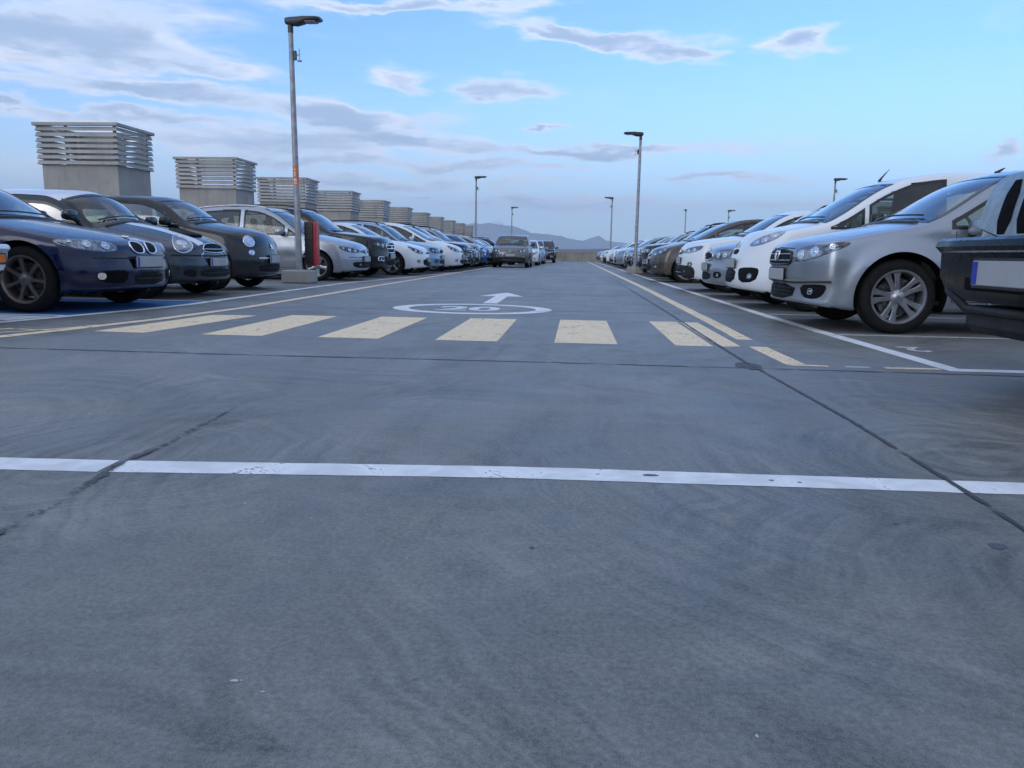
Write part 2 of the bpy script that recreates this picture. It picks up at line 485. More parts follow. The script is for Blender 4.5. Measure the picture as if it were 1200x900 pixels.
    def line(c, name, path, proj, mat, r=.004, o=0., parent=None, closed=False, n=6, step=.05):
        path = [np.array(p, float) for p in path]; Q = []
        m = len(path)
        for i in range(m if closed else m-1):
            a, b = path[i], path[(i+1) % m]
            l = np.hypot(*((b-a)*np.array((.016 if abs(a[0])+abs(b[0]) > 12 else 1, 1)))); k = max(1, int(l/step))
            Q += [a+(b-a)*t/k for t in range(k)]
        if not closed: Q.append(path[-1])
        P = c.off(proj(np.array(Q)), o)
        mb = MB().tube(list(c.loc(P)), r, n, closed)
        return mb.build(name, mat, parent or c.bodyobj, smooth=True)
    def flatstrip(c, name, path, proj, mat, w=.005, o=.0015, parent=None, step=.05):
        """thin ribbon lying on the surface: panel gaps"""
        path = [np.array(p, float) for p in path]; Q = []
        for a, b in zip(path[:-1], path[1:]):
            k = max(1, int(np.hypot(*(b-a))/step)); Q += [a+(b-a)*t/k for t in range(k)]
        Q.append(path[-1]); P = proj(np.array(Q)); Nn = c.nrm(P); d = np.gradient(P, axis=0)
        u = np.cross(d, Nn); u /= np.linalg.norm(u, axis=1)[:, None]+1e-9
        A = P+u*w/2+Nn*o; B = P-u*w/2+Nn*o; n = len(P)
        return c.part(name, np.vstack([A, B]), [(i, i+1, n+i+1, n+i) for i in range(n-1)], mat, parent or c.bodyobj)
    def windows(c, mat='glass', band='frit'):
        for side in (1, -1):
            for a, b in c.spans():
                nx, ny = 16, 6
                def edge(s, ins):
                    sl = np.interp(s, c._s, c._dz)
                    lo = c.belt(s)+.012+ins; hi = c.window_top(s)-ins*np.minimum(1.8, np.sqrt(1+sl*sl))
                    return lo, np.maximum(hi, lo+.006)
                def G(ins, nx, ny):
                    s = np.linspace(a+ins, b-ins, nx); lo, hi = edge(s, ins); t = np.linspace(0, 1, ny)
                    return np.stack([np.repeat(s[:, None], ny, 1), lo[:, None]+(hi-lo)[:, None]*t[None]], 2)
                pr = lambda A: c.pf_side(A, side)
                w = c.grid('side_window', G(.022, nx, ny), nx, ny, pr, MAT[mat], -.003)
                g0, g1 = G(0, nx, ny), G(.034, nx, ny)
                def loop(g): return np.vstack([g[:, 0], g[-1, 1:], g[-2::-1, -1], g[0, -2:0:-1]])
                l0, l1 = loop(g0), loop(g1); n = len(l0)
                P = c.off(pr(np.vstack([l0, l1])), .003)
                c.part('window_frame', P, [(i, (i+1) % n, n+(i+1) % n, n+i) for i in range(n)], MAT[band], w)
        # windscreen
        nx, ny = 14, 17
        def G(ins, nx, ny):
            s2 = np.linspace(c.cowl+ins, c.wtop-ins*.8, nx); h = c.ws_half(s2)-ins
            y = h[:, None]*np.linspace(-1, 1, ny)[None]
            s = s2[:, None]+c.shift*(np.abs(y)/c.hw)**2
            return np.stack([s, y], 2)
        w = c.grid('windscreen', G(.02, nx, ny), nx, ny, c.pf_top, MAT['glass'], -.002)
        g0, g1 = G(0, nx, ny), G(.05, nx, ny)
        def loop(g): return np.vstack([g[:, 0], g[-1, 1:], g[-2::-1, -1], g[0, -2:0:-1]])
        l0, l1 = loop(g0), loop(g1); n = len(l0); P = c.off(c.pf_top(np.vstack([l0, l1])), .003)
        c.part('windscreen_edge', P, [(i, (i+1) % n, n+(i+1) % n, n+i) for i in range(n)], MAT['frit'], w)
        c.windscreen = w
        # wipers
        for y0, y1 in ((-.55, .05), (.02, .60)):
            ss = c.cowl+.09; A = np.array([(ss+c.shift*(abs(y)/c.hw)**2+.02, y) for y in np.linspace(y0, y1, 8)])
            MB().tube(list(c.loc(c.off(c.pf_top(A), .02))), .009, 6).build('wiper', MAT['trim'], w, smooth=True)
        # cowl
        A = np.array([(c.cowl-.02+c.shift*(abs(y)/c.hw)**2, y) for y in np.linspace(-c.hw+.22, c.hw-.22, 14)])
        MB().tube(list(c.loc(c.off(c.pf_top(A), -.004))), .024, 8).build('cowl', MAT['trim'], c.bodyobj, smooth=True)
        # rear window
        z0, z1 = c.rearwin; zz = np.linspace(z0, z1, 7)
        def G2(ins):
            z = np.linspace(z0+ins, z1-ins, 7); P = c.pf_rear(np.stack([np.zeros(7), z], 1))
            h = c.Wd(P[:, 0], z)-.12-ins; y = h[:, None]*np.linspace(-1, 1, 11)[None]
            return np.stack([y, np.repeat(z[:, None], 11, 1)], 2)
        w = c.grid('rear_window', G2(.01), 7, 11, c.pf_rear, MAT[mat], -.002)
        l0, l1 = loop(G2(0)), loop(G2(.05)); n = len(l0); P = c.off(c.pf_rear(np.vstack([l0, l1])), .003)
        c.part('rear_window_edge', P, [(i, (i+1) % n, n+(i+1) % n, n+i) for i in range(n)], MAT['frit'], w)
    def seams(c):
        for side in (1, -1):
            pr = lambda A, side=side: c.pf_side(A, side)
            zb = c.B+.10
            for i, s in enumerate(c.doors):
                top = c.belt(s)+.0
                if i == len(c.doors)-1:
                    rc = c.fo+c.wb; p = [(s, top), (s, c.wr+.42)]
                    s_in = rc-c.R-.05
                    p = [(s, top), (s, max(.75, c.wr+c.R+.06)), (min(s, s_in), c.wr+.12), (min(s, s_in)-.02, zb)]
                else: p = [(s, top), (s-.01, .6), (s+.005, zb)]
                c.flatstrip('door_gap', p, pr, MAT['gap'])
            c.flatstrip('sill_gap', [(c.doors[0], zb), (min(c.doors[-1], c.fo+c.wb-c.R-.07), zb)], pr, MAT['gap'])
            for s, z in c.handles:
                P = c.pf_side(np.array([(s-.09, z), (s-.03, z+.004), (s+.03, z+.004), (s+.09, z)]), side)
                Q = c.off(P, .022); Q[0] = c.off(P, .0)[0]; Q[-1] = c.off(P, .0)[-1]
                MB().tube(list(c.loc(Q)), .013, 8).build('door_handle', PAINT[c.paint], c.bodyobj, smooth=True)
        # bonnet gap
        sc = c.cowl-.06; hwb = c.hw-.14
        path = [(sc+c.shift*(hwb/c.hw)**2-.02, hwb-.03), (sc*.5, hwb-.02), (.36, hwb-.10)]
        for sg in (1, -1): c.flatstrip('bonnet_gap', [(a, b*sg) for a, b in path], c.pf_top, MAT['gap'])
    def mirrors(c, mat=None):
        s, z = c.mirror
        for side in (1, -1):
            y = float(c.Wd(np.array([s]), np.array([z]))[0])
            mb = MB(); x = c.L/2-s; sy = -side
            mb.ellipsoid((x+.01, sy*(y+.15), z+.01), (.060, .100, .066), 18, 10, .55)
            o = mb.build('door_mirror', mat or PAINT[c.paint], c.root, smooth=True)
            mb = MB(); mb.tube([(x-.0, sy*(y-.03), z-.06), (x, sy*(y+.09), z-.035)], [.03, .022], 8)
            mb.build('mirror_arm', MAT['trim'], o, smooth=True)
            mb = MB(); mb.ellipsoid((x-.052, sy*(y+.152), z+.01), (.010, .088, .058), 16, 8, .75)
            mb.build('mirror_glass', MAT['chrome'], o, smooth=True)
    def wheels(c):
        if not hasattr(c, 'wheelset'): pass
        rr = c.wr*.70; tw = .10
        ty = MB(); r = c.wr
        ty.lathe([(rr-.004, tw-.012), (rr+.012, tw-.002), (rr+(r-rr)*.45, tw+.006), (r-.028, tw), (r-.010, tw-.016), (r-.002, tw-.034), (r, 0.03), (r-.008, .028), (r-.008, .018), (r, .016),
                  (r, -.016), (r-.008, -.018), (r-.008, -.028), (r, -.03), (r-.002, -tw+.034), (r-.028, -tw), (rr+.02, -tw), (rr-.004, -tw+.012)], 48, 'y')
        rim = MB()
        rim.lathe([(rr+.010, tw-.004), (rr+.008, tw+.002), (rr-.006, tw+.001), (rr-.016, tw-.012), (rr-.022, tw-.05), (rr-.03, -tw+.02)], 44, 'y')
        ns = c.spokes; sw = c.spoke_w
        yy = tw-.012
        pr_ = getattr(c, 'pair', 0)
        for th in ([2*pi*q/ns+pi/2 for q in range(ns)] if not pr_ else [2*pi*q/ns+pi/2+d for q in range(ns) for d in (-pr_, pr_)]):
            rad = [.045, .08, rr*.5, rr*.75, rr-.014]; hwid = [sw*.75, sw*.7, sw*.55, sw*.62, sw*.95]
            dy = [yy-.022, yy-.018, yy-.014, yy-.010, yy-.006]
            V = []; F = []
            for a, h, d in zip(rad, hwid, dy):
                for lx, ly in ((-h, d-.035), (-h, d-.006), (-h*.75, d), (h*.75, d), (h, d-.006), (h, d-.035)):
                    V.append((a*cos(th)-lx*sin(th), ly, a*sin(th)+lx*cos(th)))
            for i in range(4):
                for j in range(5): F.append((i*6+j, i*6+j+1, i*6+j+7, i*6+j+6))
            rim.add(V, F)
        rim.lathe([(.001, yy-.004), (.026, yy-.006), (.034, yy-.012), (.062, yy-.018), (.070, yy-.03), (.07, yy-.05)], 24, 'y')
        for q in range(5):
            th = 2*pi*(q+.5)/5+pi/2; rim.lathe([(.001, yy-.014), (.008, yy-.014), (.008, yy-.03)], 8, 'y', (.05*cos(th), 0, .05*sin(th)))
        hub = MB(); hub.lathe([(.001, .01), (rr-.06, .01), (rr-.06, -.012), (.001, -.012)], 30, 'y')
        hub.lathe([(.05, -.09), (.05, .055), (.001, .055)], 16, 'y')
        metal = MAT['satin']
        first = None
        for wc in (c.fo, c.fo+c.wb):
            for sg in (1, -1):
                yc = sg*(c.hw-tw-.022)
                if first is None:
                    w = hub.build('wheel', MAT['lamp_dark'], c.root, smooth=True, auto=35)
                    a = ty.build('tyre', MAT['tyre'], w, smooth=True, auto=45)
                    b = rim.build('rim', MAT[c.rim], w, smooth=True, auto=40)
                    first = (w, a, b)
                else:
                    w = first[0].copy(); COL.objects.link(w)
                    for q in first[1:]:
                        k = q.copy(); COL.objects.link(k); k.parent = w
                w.location = (c.L/2-wc, yc, c.wr); w.rotation_euler = (0, random.uniform(0, .9) if c.name != 'silver_hatchback' else .3, 0 if sg > 0 else pi)
    def interior(c):
        x = lambda s: c.L/2-s
        zb = c.belt(c.L*.45)
        s0 = c.cowl+.12; hw = c.hw-.13
        mb = MB(); mb.box(x(s0+.45), x(s0+.02), -hw+.04, hw-.04, .45, c.belt(s0)-.02, .05)
        mb.box(x(c.L-.5), x(s0), -hw+.02, hw-.02, .26, .30)
        mb.box(x(c.L-.45), x(c.L-.95), -hw+.06, hw-.06, .3, zb-.03, .04)
        d = mb.build('dashboard', MAT['cabin'], c.root)
        ring = [(x(s0+.50)+.035*sin(t), .36+.18*cos(t), c.belt(s0)-.0+.17*sin(t)) for t in np.linspace(0, 2*pi, 18)[:-1]]
        MB().tube(ring, .014, 6, True).build('steering_wheel', MAT['cabin'], d, smooth=True)
        ts = c.wtop-c.cowl
        sf = c.cowl+1.25
        for row, s in enumerate((sf, sf+.85)):
            if s > c.L-.75: continue
            for sg in (-1, 1):
                mb = MB(); y = sg*.37
                mb.box(x(s), x(s-.5), y-.24, y+.24, .42, .56, .06)
                V = []
                mb2 = MB(); mb2.box(-.07, .07, y-.23, y+.23, 0, .58, .06); mb2.box(-.045, .045, y-.13, y+.13, .63, .80, .04); mb2.box(-.01, .01, y-.06, y+.06, .56, .66)
                an = -.22
                mb.add([(x(s)+.02+a*cos(an)+h*sin(an), b, .54+h*cos(an)-a*sin(an)) for a, b, h in mb2.V], mb2.F)
                mb.build('seat', MAT[c.seat], c.root, smooth=True, auto=50)
        # mirror inside
        z = float(c.T(c.wtop+.02))-.14
        MB().box(x(c.wtop+.0), x(c.wtop-.03), -.11, .11, z, z+.06, .01).build('rear_view_mirror', MAT['cabin'], c.root)
    def plate(c, z, w=.52, h=.11, blue=True, y=0, tilt=None, parent=None):
        P = c.pf_front(np.array([(0, z-h/2), (0, z+h/2)]))
        x = c.L/2-min(P[0, 0], P[1, 0])+.012
        o = MB().box(x-.006, x+.008, y-w/2, y+w/2, z-h/2, z+h/2, .004).build('number_plate', MAT['plate'], c.root)
        MB().box(x-.012, x-.004, y-w/2-.012, y+w/2+.012, z-h/2-.012, z+h/2+.012, .004).build('plate_holder', MAT['trim'], o)
        if blue: MB().box(x+.0085, x+.0095, y-w/2+.004+w*0, y-w/2+.045, z-h/2+.004, z+h/2-.004).build('plate_band', MAT['plate_blue'], o)
        return o
    def lamp(c, loop, refl=(), base='lamp_dark', lens=True, name='headlight', smooth=2):
        for sg in (1, -1):
            lp = [(a*sg, z) for a, z in loop]
            h = c.patch(name, lp, c.pf_front, MAT[base], .002, smooth=smooth)
            for a, z, r in refl:
                P = c.pf_front(np.array([(a*sg, z)])); n = c.nrm(P)[0]; p = c.loc(P)[0]; n = np.array((-n[0], -n[1], n[2]))
                u = np.cross(n, (0, 0, 1.)); u /= np.linalg.norm(u); v = np.cross(u, n)
                V = []; F = []; m = 20
                prof = [(r, .002), (r*.98, .007), (r*.86, .007), (r*.70, .004), (r*.45, .003), (r*.40, .007), (r*.25, .011), (.0005, .012)]
                for rr, h2 in prof:
                    for k in range(m):
                        t = 2*pi*k/m; V.append(p+n*h2+rr*(cos(t)*u+sin(t)*v))
                for i in range(len(prof)-1):
                    for k in range(m): F.append((i*m+k, i*m+(k+1) % m, (i+1)*m+(k+1) % m, (i+1)*m+k))
                mesh_obj('reflector', V, F, MAT['lamp_bright'], h, True)
            if lens: c.patch('lens', lp, c.pf_front, MAT['lens'], .014, parent=h, thick=0.0, smooth=smooth)
        return h
    def front(c, name, loop, mat, o=.003, smooth=1, mirror=False, bars=None, ring=None, parent=None, barmat='chrome', barr=.006):
        """grille or intake patch on the nose, with bars (list of heights) and a surround"""
        out = None
        for sg in ((1, -1) if mirror else (1,)):
            lp = [(a*sg, z) for a, z in loop]
            g = c.patch(name, lp, c.pf_front, MAT[mat], o, smooth=smooth, parent=parent)
            if bars:
                q = np.array(chaikin(lp, smooth)) if smooth else np.array(lp)
                for zb in bars:
                    xs = []
                    for i in range(len(q)):
                        a, b = q[i], q[(i+1) % len(q)]
                        if (a[1]-zb)*(b[1]-zb) < 0: xs.append(a[0]+(b[0]-a[0])*(zb-a[1])/(b[1]-a[1]))
                    if len(xs) >= 2: c.line('grille_bar', [(min(xs), zb), (max(xs), zb)], c.pf_front, MAT[barmat], barr, o+.003, parent=g)
            if ring:
                c.line('grille_surround', chaikin(lp, smooth) if smooth else lp, c.pf_front, MAT[ring[0]], ring[1], o, parent=g, closed=True)
            out = g
        return out
    def sidestrip(c, name, s0, s1, z0, z1, mat, o=.006):
        for side in (1, -1):
            nx = max(2, int((s1-s0)/.06)); A = np.stack(np.meshgrid(np.linspace(s0, s1, nx), np.linspace(z0, z1, 4), indexing='ij'), 2)
            P = c.off(c.pf_side(A.reshape(-1, 2), side), o)
            c.part(name, P, [(i*4+j, (i+1)*4+j, (i+1)*4+j+1, i*4+j+1) for i in range(nx-1) for j in range(3)], MAT[mat])
    def archtrim(c, mat='plastic', w=.055):
        for side in (1, -1):
            for wc in (c.fo, c.fo+c.wb):
                t = np.linspace(-.28, pi+.28, 34); rad = np.linspace(c.R+.001, c.R+w, 4)
                A = np.stack([wc+rad[None]*np.cos(t)[:, None], c.wr+rad[None]*np.sin(t)[:, None]], 2)
                A[..., 1] = np.maximum(A[..., 1], c.B+.03)
                P = c.off(c.pf_side(A.reshape(-1, 2), side), .008)
                c.part('arch_trim', P, [(i*4+j, (i+1)*4+j, (i+1)*4+j+1, i*4+j+1) for i in range(33) for j in range(3)], MAT[mat])
    def rails(c, s0, s1, mat='trim', h=.045):
        for side in (1, -1):
            ss = np.linspace(s0, s1, 16); y = np.array([float(c.Wd(np.array([s]), np.array([c.T(s, .5)]))[0])-.09 for s in ss])
            P = c.pf_top(np.stack([ss, side*y], 1)); e = np.clip(np.minimum((ss-s0), (s1-ss))/.12, 0, 1)
            P[:, 2] += h*np.sqrt(e)
            MB().tube(list(c.loc(P)), .018, 8).build('roof_rail', MAT[mat], c.root, smooth=True)
    def emblem(c, kind, z, size=.05, az=0):
        P = c.pf_front(np.array([(az, z)])); n = c.nrm(P)[0]; p = c.loc(P)[0]; n = np.array((-n[0], -n[1], n[2]))
        u = np.cross(n, (0, 0, 1.)); u /= np.linalg.norm(u); v = np.cross(u, n)
        mb = MB()
        def ringp(r, o): return [p+n*o+r*(cos(t)*u+sin(t)*v) for t in np.linspace(0, 2*pi, 25)[:-1]]
        if kind == 'disc':
            mb.tube(ringp(size, .012), .006, 6, True)
            mb.add([p+n*.008]+ringp(size, .010), [(0, 1+i, 1+(i+1) % 24) for i in range(24)])
        elif kind == 'ring':
            mb.tube(ringp(size, .014), .007, 6, True)
            for a, b in (((-.6, .6), (-.25, -.6)), ((-.25, -.6), (0, 0)), ((0, 0), (.25, -.6)), ((.25, -.6), (.6, .6))):
                mb.tube([p+n*.014+size*(a[0]*u+a[1]*v), p+n*.014+size*(b[0]*u+b[1]*v)], .005, 6)
        elif kind == 'diamond':
            pts = [(0, 1.25), (.75, 0), (0, -1.25), (-.75, 0)]
            mb.tube([p+n*.014+size*(a*u+b*v) for a, b in pts], .010, 6, True)
        elif kind == 'bracket':   # two opposed chevron brackets
            for sg in (-1, 1):
                pts = [(sg*.25, .8), (sg*1.1, .8), (sg*1.1, .1), (sg*.35, -.75), (sg*.1, -.75)]
                mb.tube([p+n*.016+size*(a*u+b*v) for a, b in pts], .013, 6)
        elif kind == 'chevron':
            for dz in (0, .75):
                pts = [(-1.1, -.7+dz), (0, .1+dz), (1.1, -.7+dz)]
                mb.tube([p+n*.014+size*(a*u+b*v) for a, b in pts], .009, 6)
        return mb.build('emblem', MAT['chrome'], c.bodyobj, smooth=True)
    def finish(c, tail=True, glassmat='glass', mirrormat=None):
        c.seams(); c.windows(glassmat); c.mirrors(mirrormat); c.wheels(); c.interior()
        if tail:
            zt = c.belt(c.L)-.12
            for sg in (1, -1):
                for nm, lo in (('tail_light', [(.52, zt-.10), (.52, zt+.10), (.74, zt+.12), (.74, zt-.08)]),):
                    c.patch(nm, [(a*sg, b) for a, b in lo], c.pf_rear, MAT['red_lens'], .006, smooth=1)

# polar shorthand: az (deg from straight ahead, seen from a point .9 m behind the nose), z
def std_car(name, prof, **kw):
    c = Car(name, prof, **kw); c.build_shell(); return c
CARS = {}

def car_saloon():     # navy saloon with a pair of kidney grilles
    c = std_car('saloon', [(-.1, .50), (0, .62), (.06, .685), (.22, .745), (.6, .83), (1.0, .895), (1.30, .945), (2.1, 1.33), (2.5, 1.405), (3.0, 1.415), (3.5, 1.33), (3.98, 1.09), (4.35, 1.06), (4.5, .95), (4.7, .8)],
        L=4.53, W=1.82, fo=.80, wb=2.76, wr=.325, b0=.84, b1=.03, cowl=1.33, wtop=2.14, pillars=[(1.7, 2.78), (2.86, 3.75)], rearwin=(1.10, 1.33),
        mirror=(1.93, 1.0), doors=[1.62, 2.82, 3.75], handles=[(2.6, .83), (3.55, .86)], paint='navy blue', rim='rim_dark', spokes=7, spoke_w=.026,
        fprof=[(.18, .10), (.26, .02), (.40, .0), (.55, .03), (.66, .05), (.75, .09), (1.0, .25)], cf=.34, pf=2.6, crown=.05)
    c.lamp([(27, .615), (30, .700), (45, .728), (61, .728), (65, .700), (56, .640), (40, .60)], [(36, .665, .045), (47, .680, .042), (56, .70, .022)], base='lamp_mid')
    for sg in (1, -1):
        c.front('kidney_grille', [(sg*1.8, .600), (sg*2.8, .700), (sg*11, .712), (sg*16.5, .690), (sg*15, .610), (sg*9, .585)], 'mesh', .006, 2, ring=('chrome', .010), bars=None)
    c.front('lower_intake', [(-16, .26), (-18, .40), (18, .40), (16, .26)], 'mesh', .003, 1, bars=[.33], barmat='plastic')
    c.front('side_intake', [(24, .29), (22, .42), (34, .425), (43, .40), (44, .33), (36, .29)], 'gap', .003, 1, mirror=True)
    for sg in (1, -1):
        h = c.patch('fog_light', [(sg*a, z) for a, z in ((38, .33), (38, .40), (43, .40), (43, .33))], c.pf_front, MAT['lamp_bright'], .008)
    c.line('bumper_crease', [(-44, .545), (0, .535), (44, .545)], c.pf_front, PAINT[c.paint], .008, 0)
    c.plate(.505); c.emblem('disc', .755, .038); c.finish(mirrormat=None)
    c.line('window_strip', [(1.75, c.belt(1.75)+.008), (3.7, c.belt(3.7)+.008)], lambda A: c.pf_side(A, 1), MAT['satin'], .006, .003)
    c.line('window_strip', [(1.75, c.belt(1.75)+.008), (3.7, c.belt(3.7)+.008)], lambda A: c.pf_side(A, -1), MAT['satin'], .006, .003)
    return c

def car_mini():
    c = std_car('small_hatchback', [(-.1, .56), (0, .66), (.05, .71), (.16, .77), (.35, .835), (.7, .925), (1.05, .985), (1.12, 1.0), (1.62, 1.34), (1.82, 1.395), (2.4, 1.41), (3.1, 1.385), (3.40, 1.33), (3.62, .98), (3.8, .9)],
        L=3.68, W=1.70, fo=.66, wb=2.47, wr=.305, b0=.90, b1=.02, cowl=1.12, wtop=1.64, tb=.13, pillars=[(1.3, 2.42), (2.46, 3.15), (3.2, 3.5)], rearwin=(1.0, 1.30),
        mirror=(1.45, 1.03), doors=[1.28, 2.44], handles=[(2.25, .90)], paint='slate grey', spokes=8, spoke_w=.024, crown=.15, cf=.26, arch=.05,
        fprof=[(.18, .06), (.26, .0), (.42, .0), (.55, .03), (.70, .05), (.8, .10), (1.0, .25)])
    # white roof
    P = []
    ss = np.linspace(c.wtop+.01, c.L-.33, 30); yy = np.linspace(-1, 1, 13)
    A = np.array([[(s+ (c.sh(np.array(s), v*.6)), v*(float(c.Wd(np.array([s]), np.array([c.T(s, .55)]))[0])-.005)) for v in yy] for s in ss])
    c.grid('roof', A, 30, 13, c.pf_top, PAINT['white'], .006)
    # bonnet stripes
    for sg in (1, -1):
        ss = np.linspace(.05, 1.08, 24); A = np.array([[(s, sg*y) for y in (.20, .26, .31, .36)] for s in ss])
        c.grid('bonnet_stripe', A, 24, 4, c.pf_top, PAINT['white'], .003, parent=c.bodyobj)
    # scoop
    A = [(.30, -.16), (.30, .16), (.62, .20), (.62, -.20)]
    c.patch('bonnet_scoop', A, c.pf_top, PAINT[c.paint], .022, smooth=1, thick=.0, rings=(1, .93, .7, .4))
    c.patch('scoop_opening', [(.265, -.135), (.265, .135), (.315, .15), (.315, -.15)], c.pf_top, MAT['gap'], .024, smooth=1)
    oval = [(38+8.5*cos(t)-3.0*sin(t), .705+.115*sin(t)) for t in np.linspace(0, 2*pi, 15)[:-1]]
    c.lamp(oval, [(38, .72, .070), (38.5, .668, .022)], smooth=1)
    for sg in (1, -1): c.line('headlight_ring', [(a*sg, z) for a, z in chaikin(oval, 1)], c.pf_front, MAT['chrome'], .010, .004, closed=True)
    c.front('grille', [(-20, .60), (-19, .675), (-12, .72), (12, .72), (19, .675), (20, .60)], 'mesh', .005, 2, ring=('chrome', .008), bars=[.645])
    c.front('lower_intake', [(-27, .27), (-25, .39), (25, .39), (27, .27)], 'mesh', .004, 1, bars=[.33], barmat='plastic')
    c.front('side_intake', [(31, .28), (31, .38), (42, .38), (42, .30)], 'mesh', .004, 1, mirror=True)
    c.line('bumper_crease', [(-50, .565), (0, .555), (50, .565)], c.pf_front, PAINT[c.paint], .012, 0)
    c.line('front_lip', [(-44, .215), (0, .20), (44, .215)], c.pf_front, PAINT[c.paint], .018, .004)
    c.plate(.475, w=.46); c.finish(); c.archtrim()
    c.sidestrip('sill_trim', c.fo+c.R+.06, c.fo+c.wb-c.R-.06, .22, .33, 'plastic')
    return c

def car_city():       # little rounded car, round lamps
    c = std_car('city_car', [(-.1, .62), (0, .74), (.08, .85), (.28, .95), (.6, 1.02), (.90, 1.07), (.96, 1.085), (1.50, 1.40), (1.75, 1.475), (2.2, 1.49), (2.75, 1.45), (3.2, 1.30), (3.45, .98), (3.7, .9)],
        L=3.57, W=1.65, fo=.74, wb=2.30, wr=.295, b0=.95, b1=.015, cowl=.97, wtop=1.56, tb=.17, pillars=[(1.1, 2.28), (2.34, 3.05)], rearwin=(1.02, 1.32),
        mirror=(1.35, 1.05), doors=[1.25, 2.3], handles=[(2.1, .93)], paint='dark grey', crown=.09, cf=.36, pf=2.4, spokes=5, k=.024,
        fprof=[(.18, .10), (.28, .02), (.45, .0), (.60, .02), (.75, .06), (.9, .15), (1.1, .3)])
    circ = lambda a, z, ra, rz: [(a+ra*cos(t), z+rz*sin(t)) for t in np.linspace(0, 2*pi, 15)[:-1]]
    c.lamp(circ(37, .775, 6.4, .082), [(37, .775, .066)], base='lamp_bright', smooth=1)
    for sg in (1, -1): c.line('headlight_ring', [(a*sg, z) for a, z in circ(37, .775, 6.6, .085)], c.pf_front, MAT['chrome'], .009, .003, closed=True)
    c.lamp(circ(36, .600, 3.6, .045), [(36, .60, .036)], name='fog_light', base='lamp_bright', smooth=1)
    c.front('lower_intake', [(-26, .29), (-29, .42), (29, .42), (26, .29)], 'mesh', .004, 1, bars=[.355], barmat='plastic')
    c.line('chrome_strip', [(-28, .51), (-6, .515)], c.pf_front, MAT['chrome'], .014, .008)
    c.line('chrome_strip', [(28, .51), (6, .515)], c.pf_front, MAT['chrome'], .014, .008)
    c.line('chrome_strip', [(-4, .66), (4, .66)], c.pf_front, MAT['chrome'], .012, .006)
    c.plate(.50, w=.40, h=.12); c.emblem('disc', .70, .045); c.finish(mirrormat=MAT['trim'])
    return c

def car_tallhatch():   # silver tall hatchback
    c = std_car('tall_hatchback', [(-.1, .58), (0, .69), (.06, .76), (.25, .84), (.7, .945), (1.02, 1.01), (1.78, 1.455), (2.1, 1.555), (2.6, 1.58), (3.3, 1.55), (3.85, 1.44), (4.12, 1.02), (4.3, .9)],
        L=4.21, W=1.77, fo=.87, wb=2.58, wr=.317, b0=.90, b1=.025, cowl=1.04, wtop=1.86, tb=.19, pillars=[(1.12, 1.50), (1.56, 2.48), (2.56, 3.4), (3.46, 3.85)], rearwin=(1.05, 1.42),
        mirror=(1.62, 1.02), doors=[1.34, 2.52, 3.42], handles=[(2.32, .88), (3.25, .90)], paint='pale silver', spokes=5, spoke_w=.055,
        fprof=[(.18, .08), (.28, .01), (.45, .0), (.58, .02), (.70, .05), (.8, .12), (1.0, .3)], cf=.33)
    c.lamp([(24, .615), (23, .675), (38, .705), (54, .745), (60, .74), (55, .665), (42, .61)], [(34, .65, .038), (44, .672, .042), (53, .705, .022)])
    c.front('grille', [(-22, .61), (-21.5, .672), (21.5, .672), (22, .61)], 'mesh', .004, 1, bars=[.63, .655], barr=.004)
    c.front('lower_intake', [(-38, .31), (-41, .40), (-30, .42), (30, .42), (41, .40), (38, .31), (25, .28), (-25, .28)], 'mesh', .004, 1, bars=[.35], barmat='plastic')
    c.line('bumper_crease', [(-46, .52), (0, .51), (46, .52)], c.pf_front, PAINT[c.paint], .008, 0)
    c.plate(.48); c.emblem('ring', .645, .055); c.finish(); c.rails(1.95, 3.75, 'satin', .03)
    return c

def car_suv():
    c = std_car('suv', [(-.1, .72), (0, .88), (.05, .95), (.2, 1.01), (.7, 1.08), (1.22, 1.135), (1.95, 1.58), (2.2, 1.665), (2.7, 1.70), (3.6, 1.68), (4.15, 1.60), (4.42, 1.15), (4.6, 1.0)],
        L=4.55, W=1.86, fo=.88, wb=2.67, wr=.36, b0=1.02, b1=.02, B=.24, cowl=1.24, wtop=1.99, tb=.17, pillars=[(1.45, 2.62), (2.7, 3.55), (3.62, 4.2)], rearwin=(1.18, 1.55),
        mirror=(1.80, 1.13), doors=[1.45, 2.66, 3.55], handles=[(2.45, .98), (3.4, 1.0)], paint='black', spokes=6, spoke_w=.045, arch=.06, flare=.035, cf=.28,
        fprof=[(.24, .10), (.34, .02), (.5, .0), (.65, .02), (.85, .04), (.95, .10), (1.1, .25)])
    c.lamp([(29, .74), (29, .86), (44, .90), (54, .88), (55, .80), (44, .74)], [(36, .80, .052), (46, .82, .042)])
    c.front('grille', [(-26, .66), (-27, .87), (27, .87), (26, .66), (18, .62), (-18, .62)], 'mesh', .006, 1, ring=('chrome', .014), bars=[.72, .80], barr=.016)
    c.front('lower_intake', [(-28, .30), (-30, .46), (30, .46), (28, .30)], 'mesh', .006, 1)
    c.front('skid_plate', [(-24, .24), (-22, .30), (22, .30), (24, .24)], 'satin', .010, 0)
    for sg in (1, -1): c.line('fog_light_trim', [(sg*a, z) for a, z in ((36, .42), (36, .52), (46, .52), (48, .44))], c.pf_front, MAT['chrome'], .016, .004, closed=True)
    c.lamp([(38, .44), (38, .50), (44, .50), (44, .44)], [(41, .47, .026)], name='fog_light')
    c.plate(.54); c.emblem('disc', .76, .05); c.finish(glassmat='dark_glass'); c.archtrim(); c.rails(2.1, 4.1, 'trim', .06)
    c.sidestrip('sill_trim', c.fo+c.R+.06, c.fo+c.wb-c.R-.06, .28, .42, 'plastic')
    return c

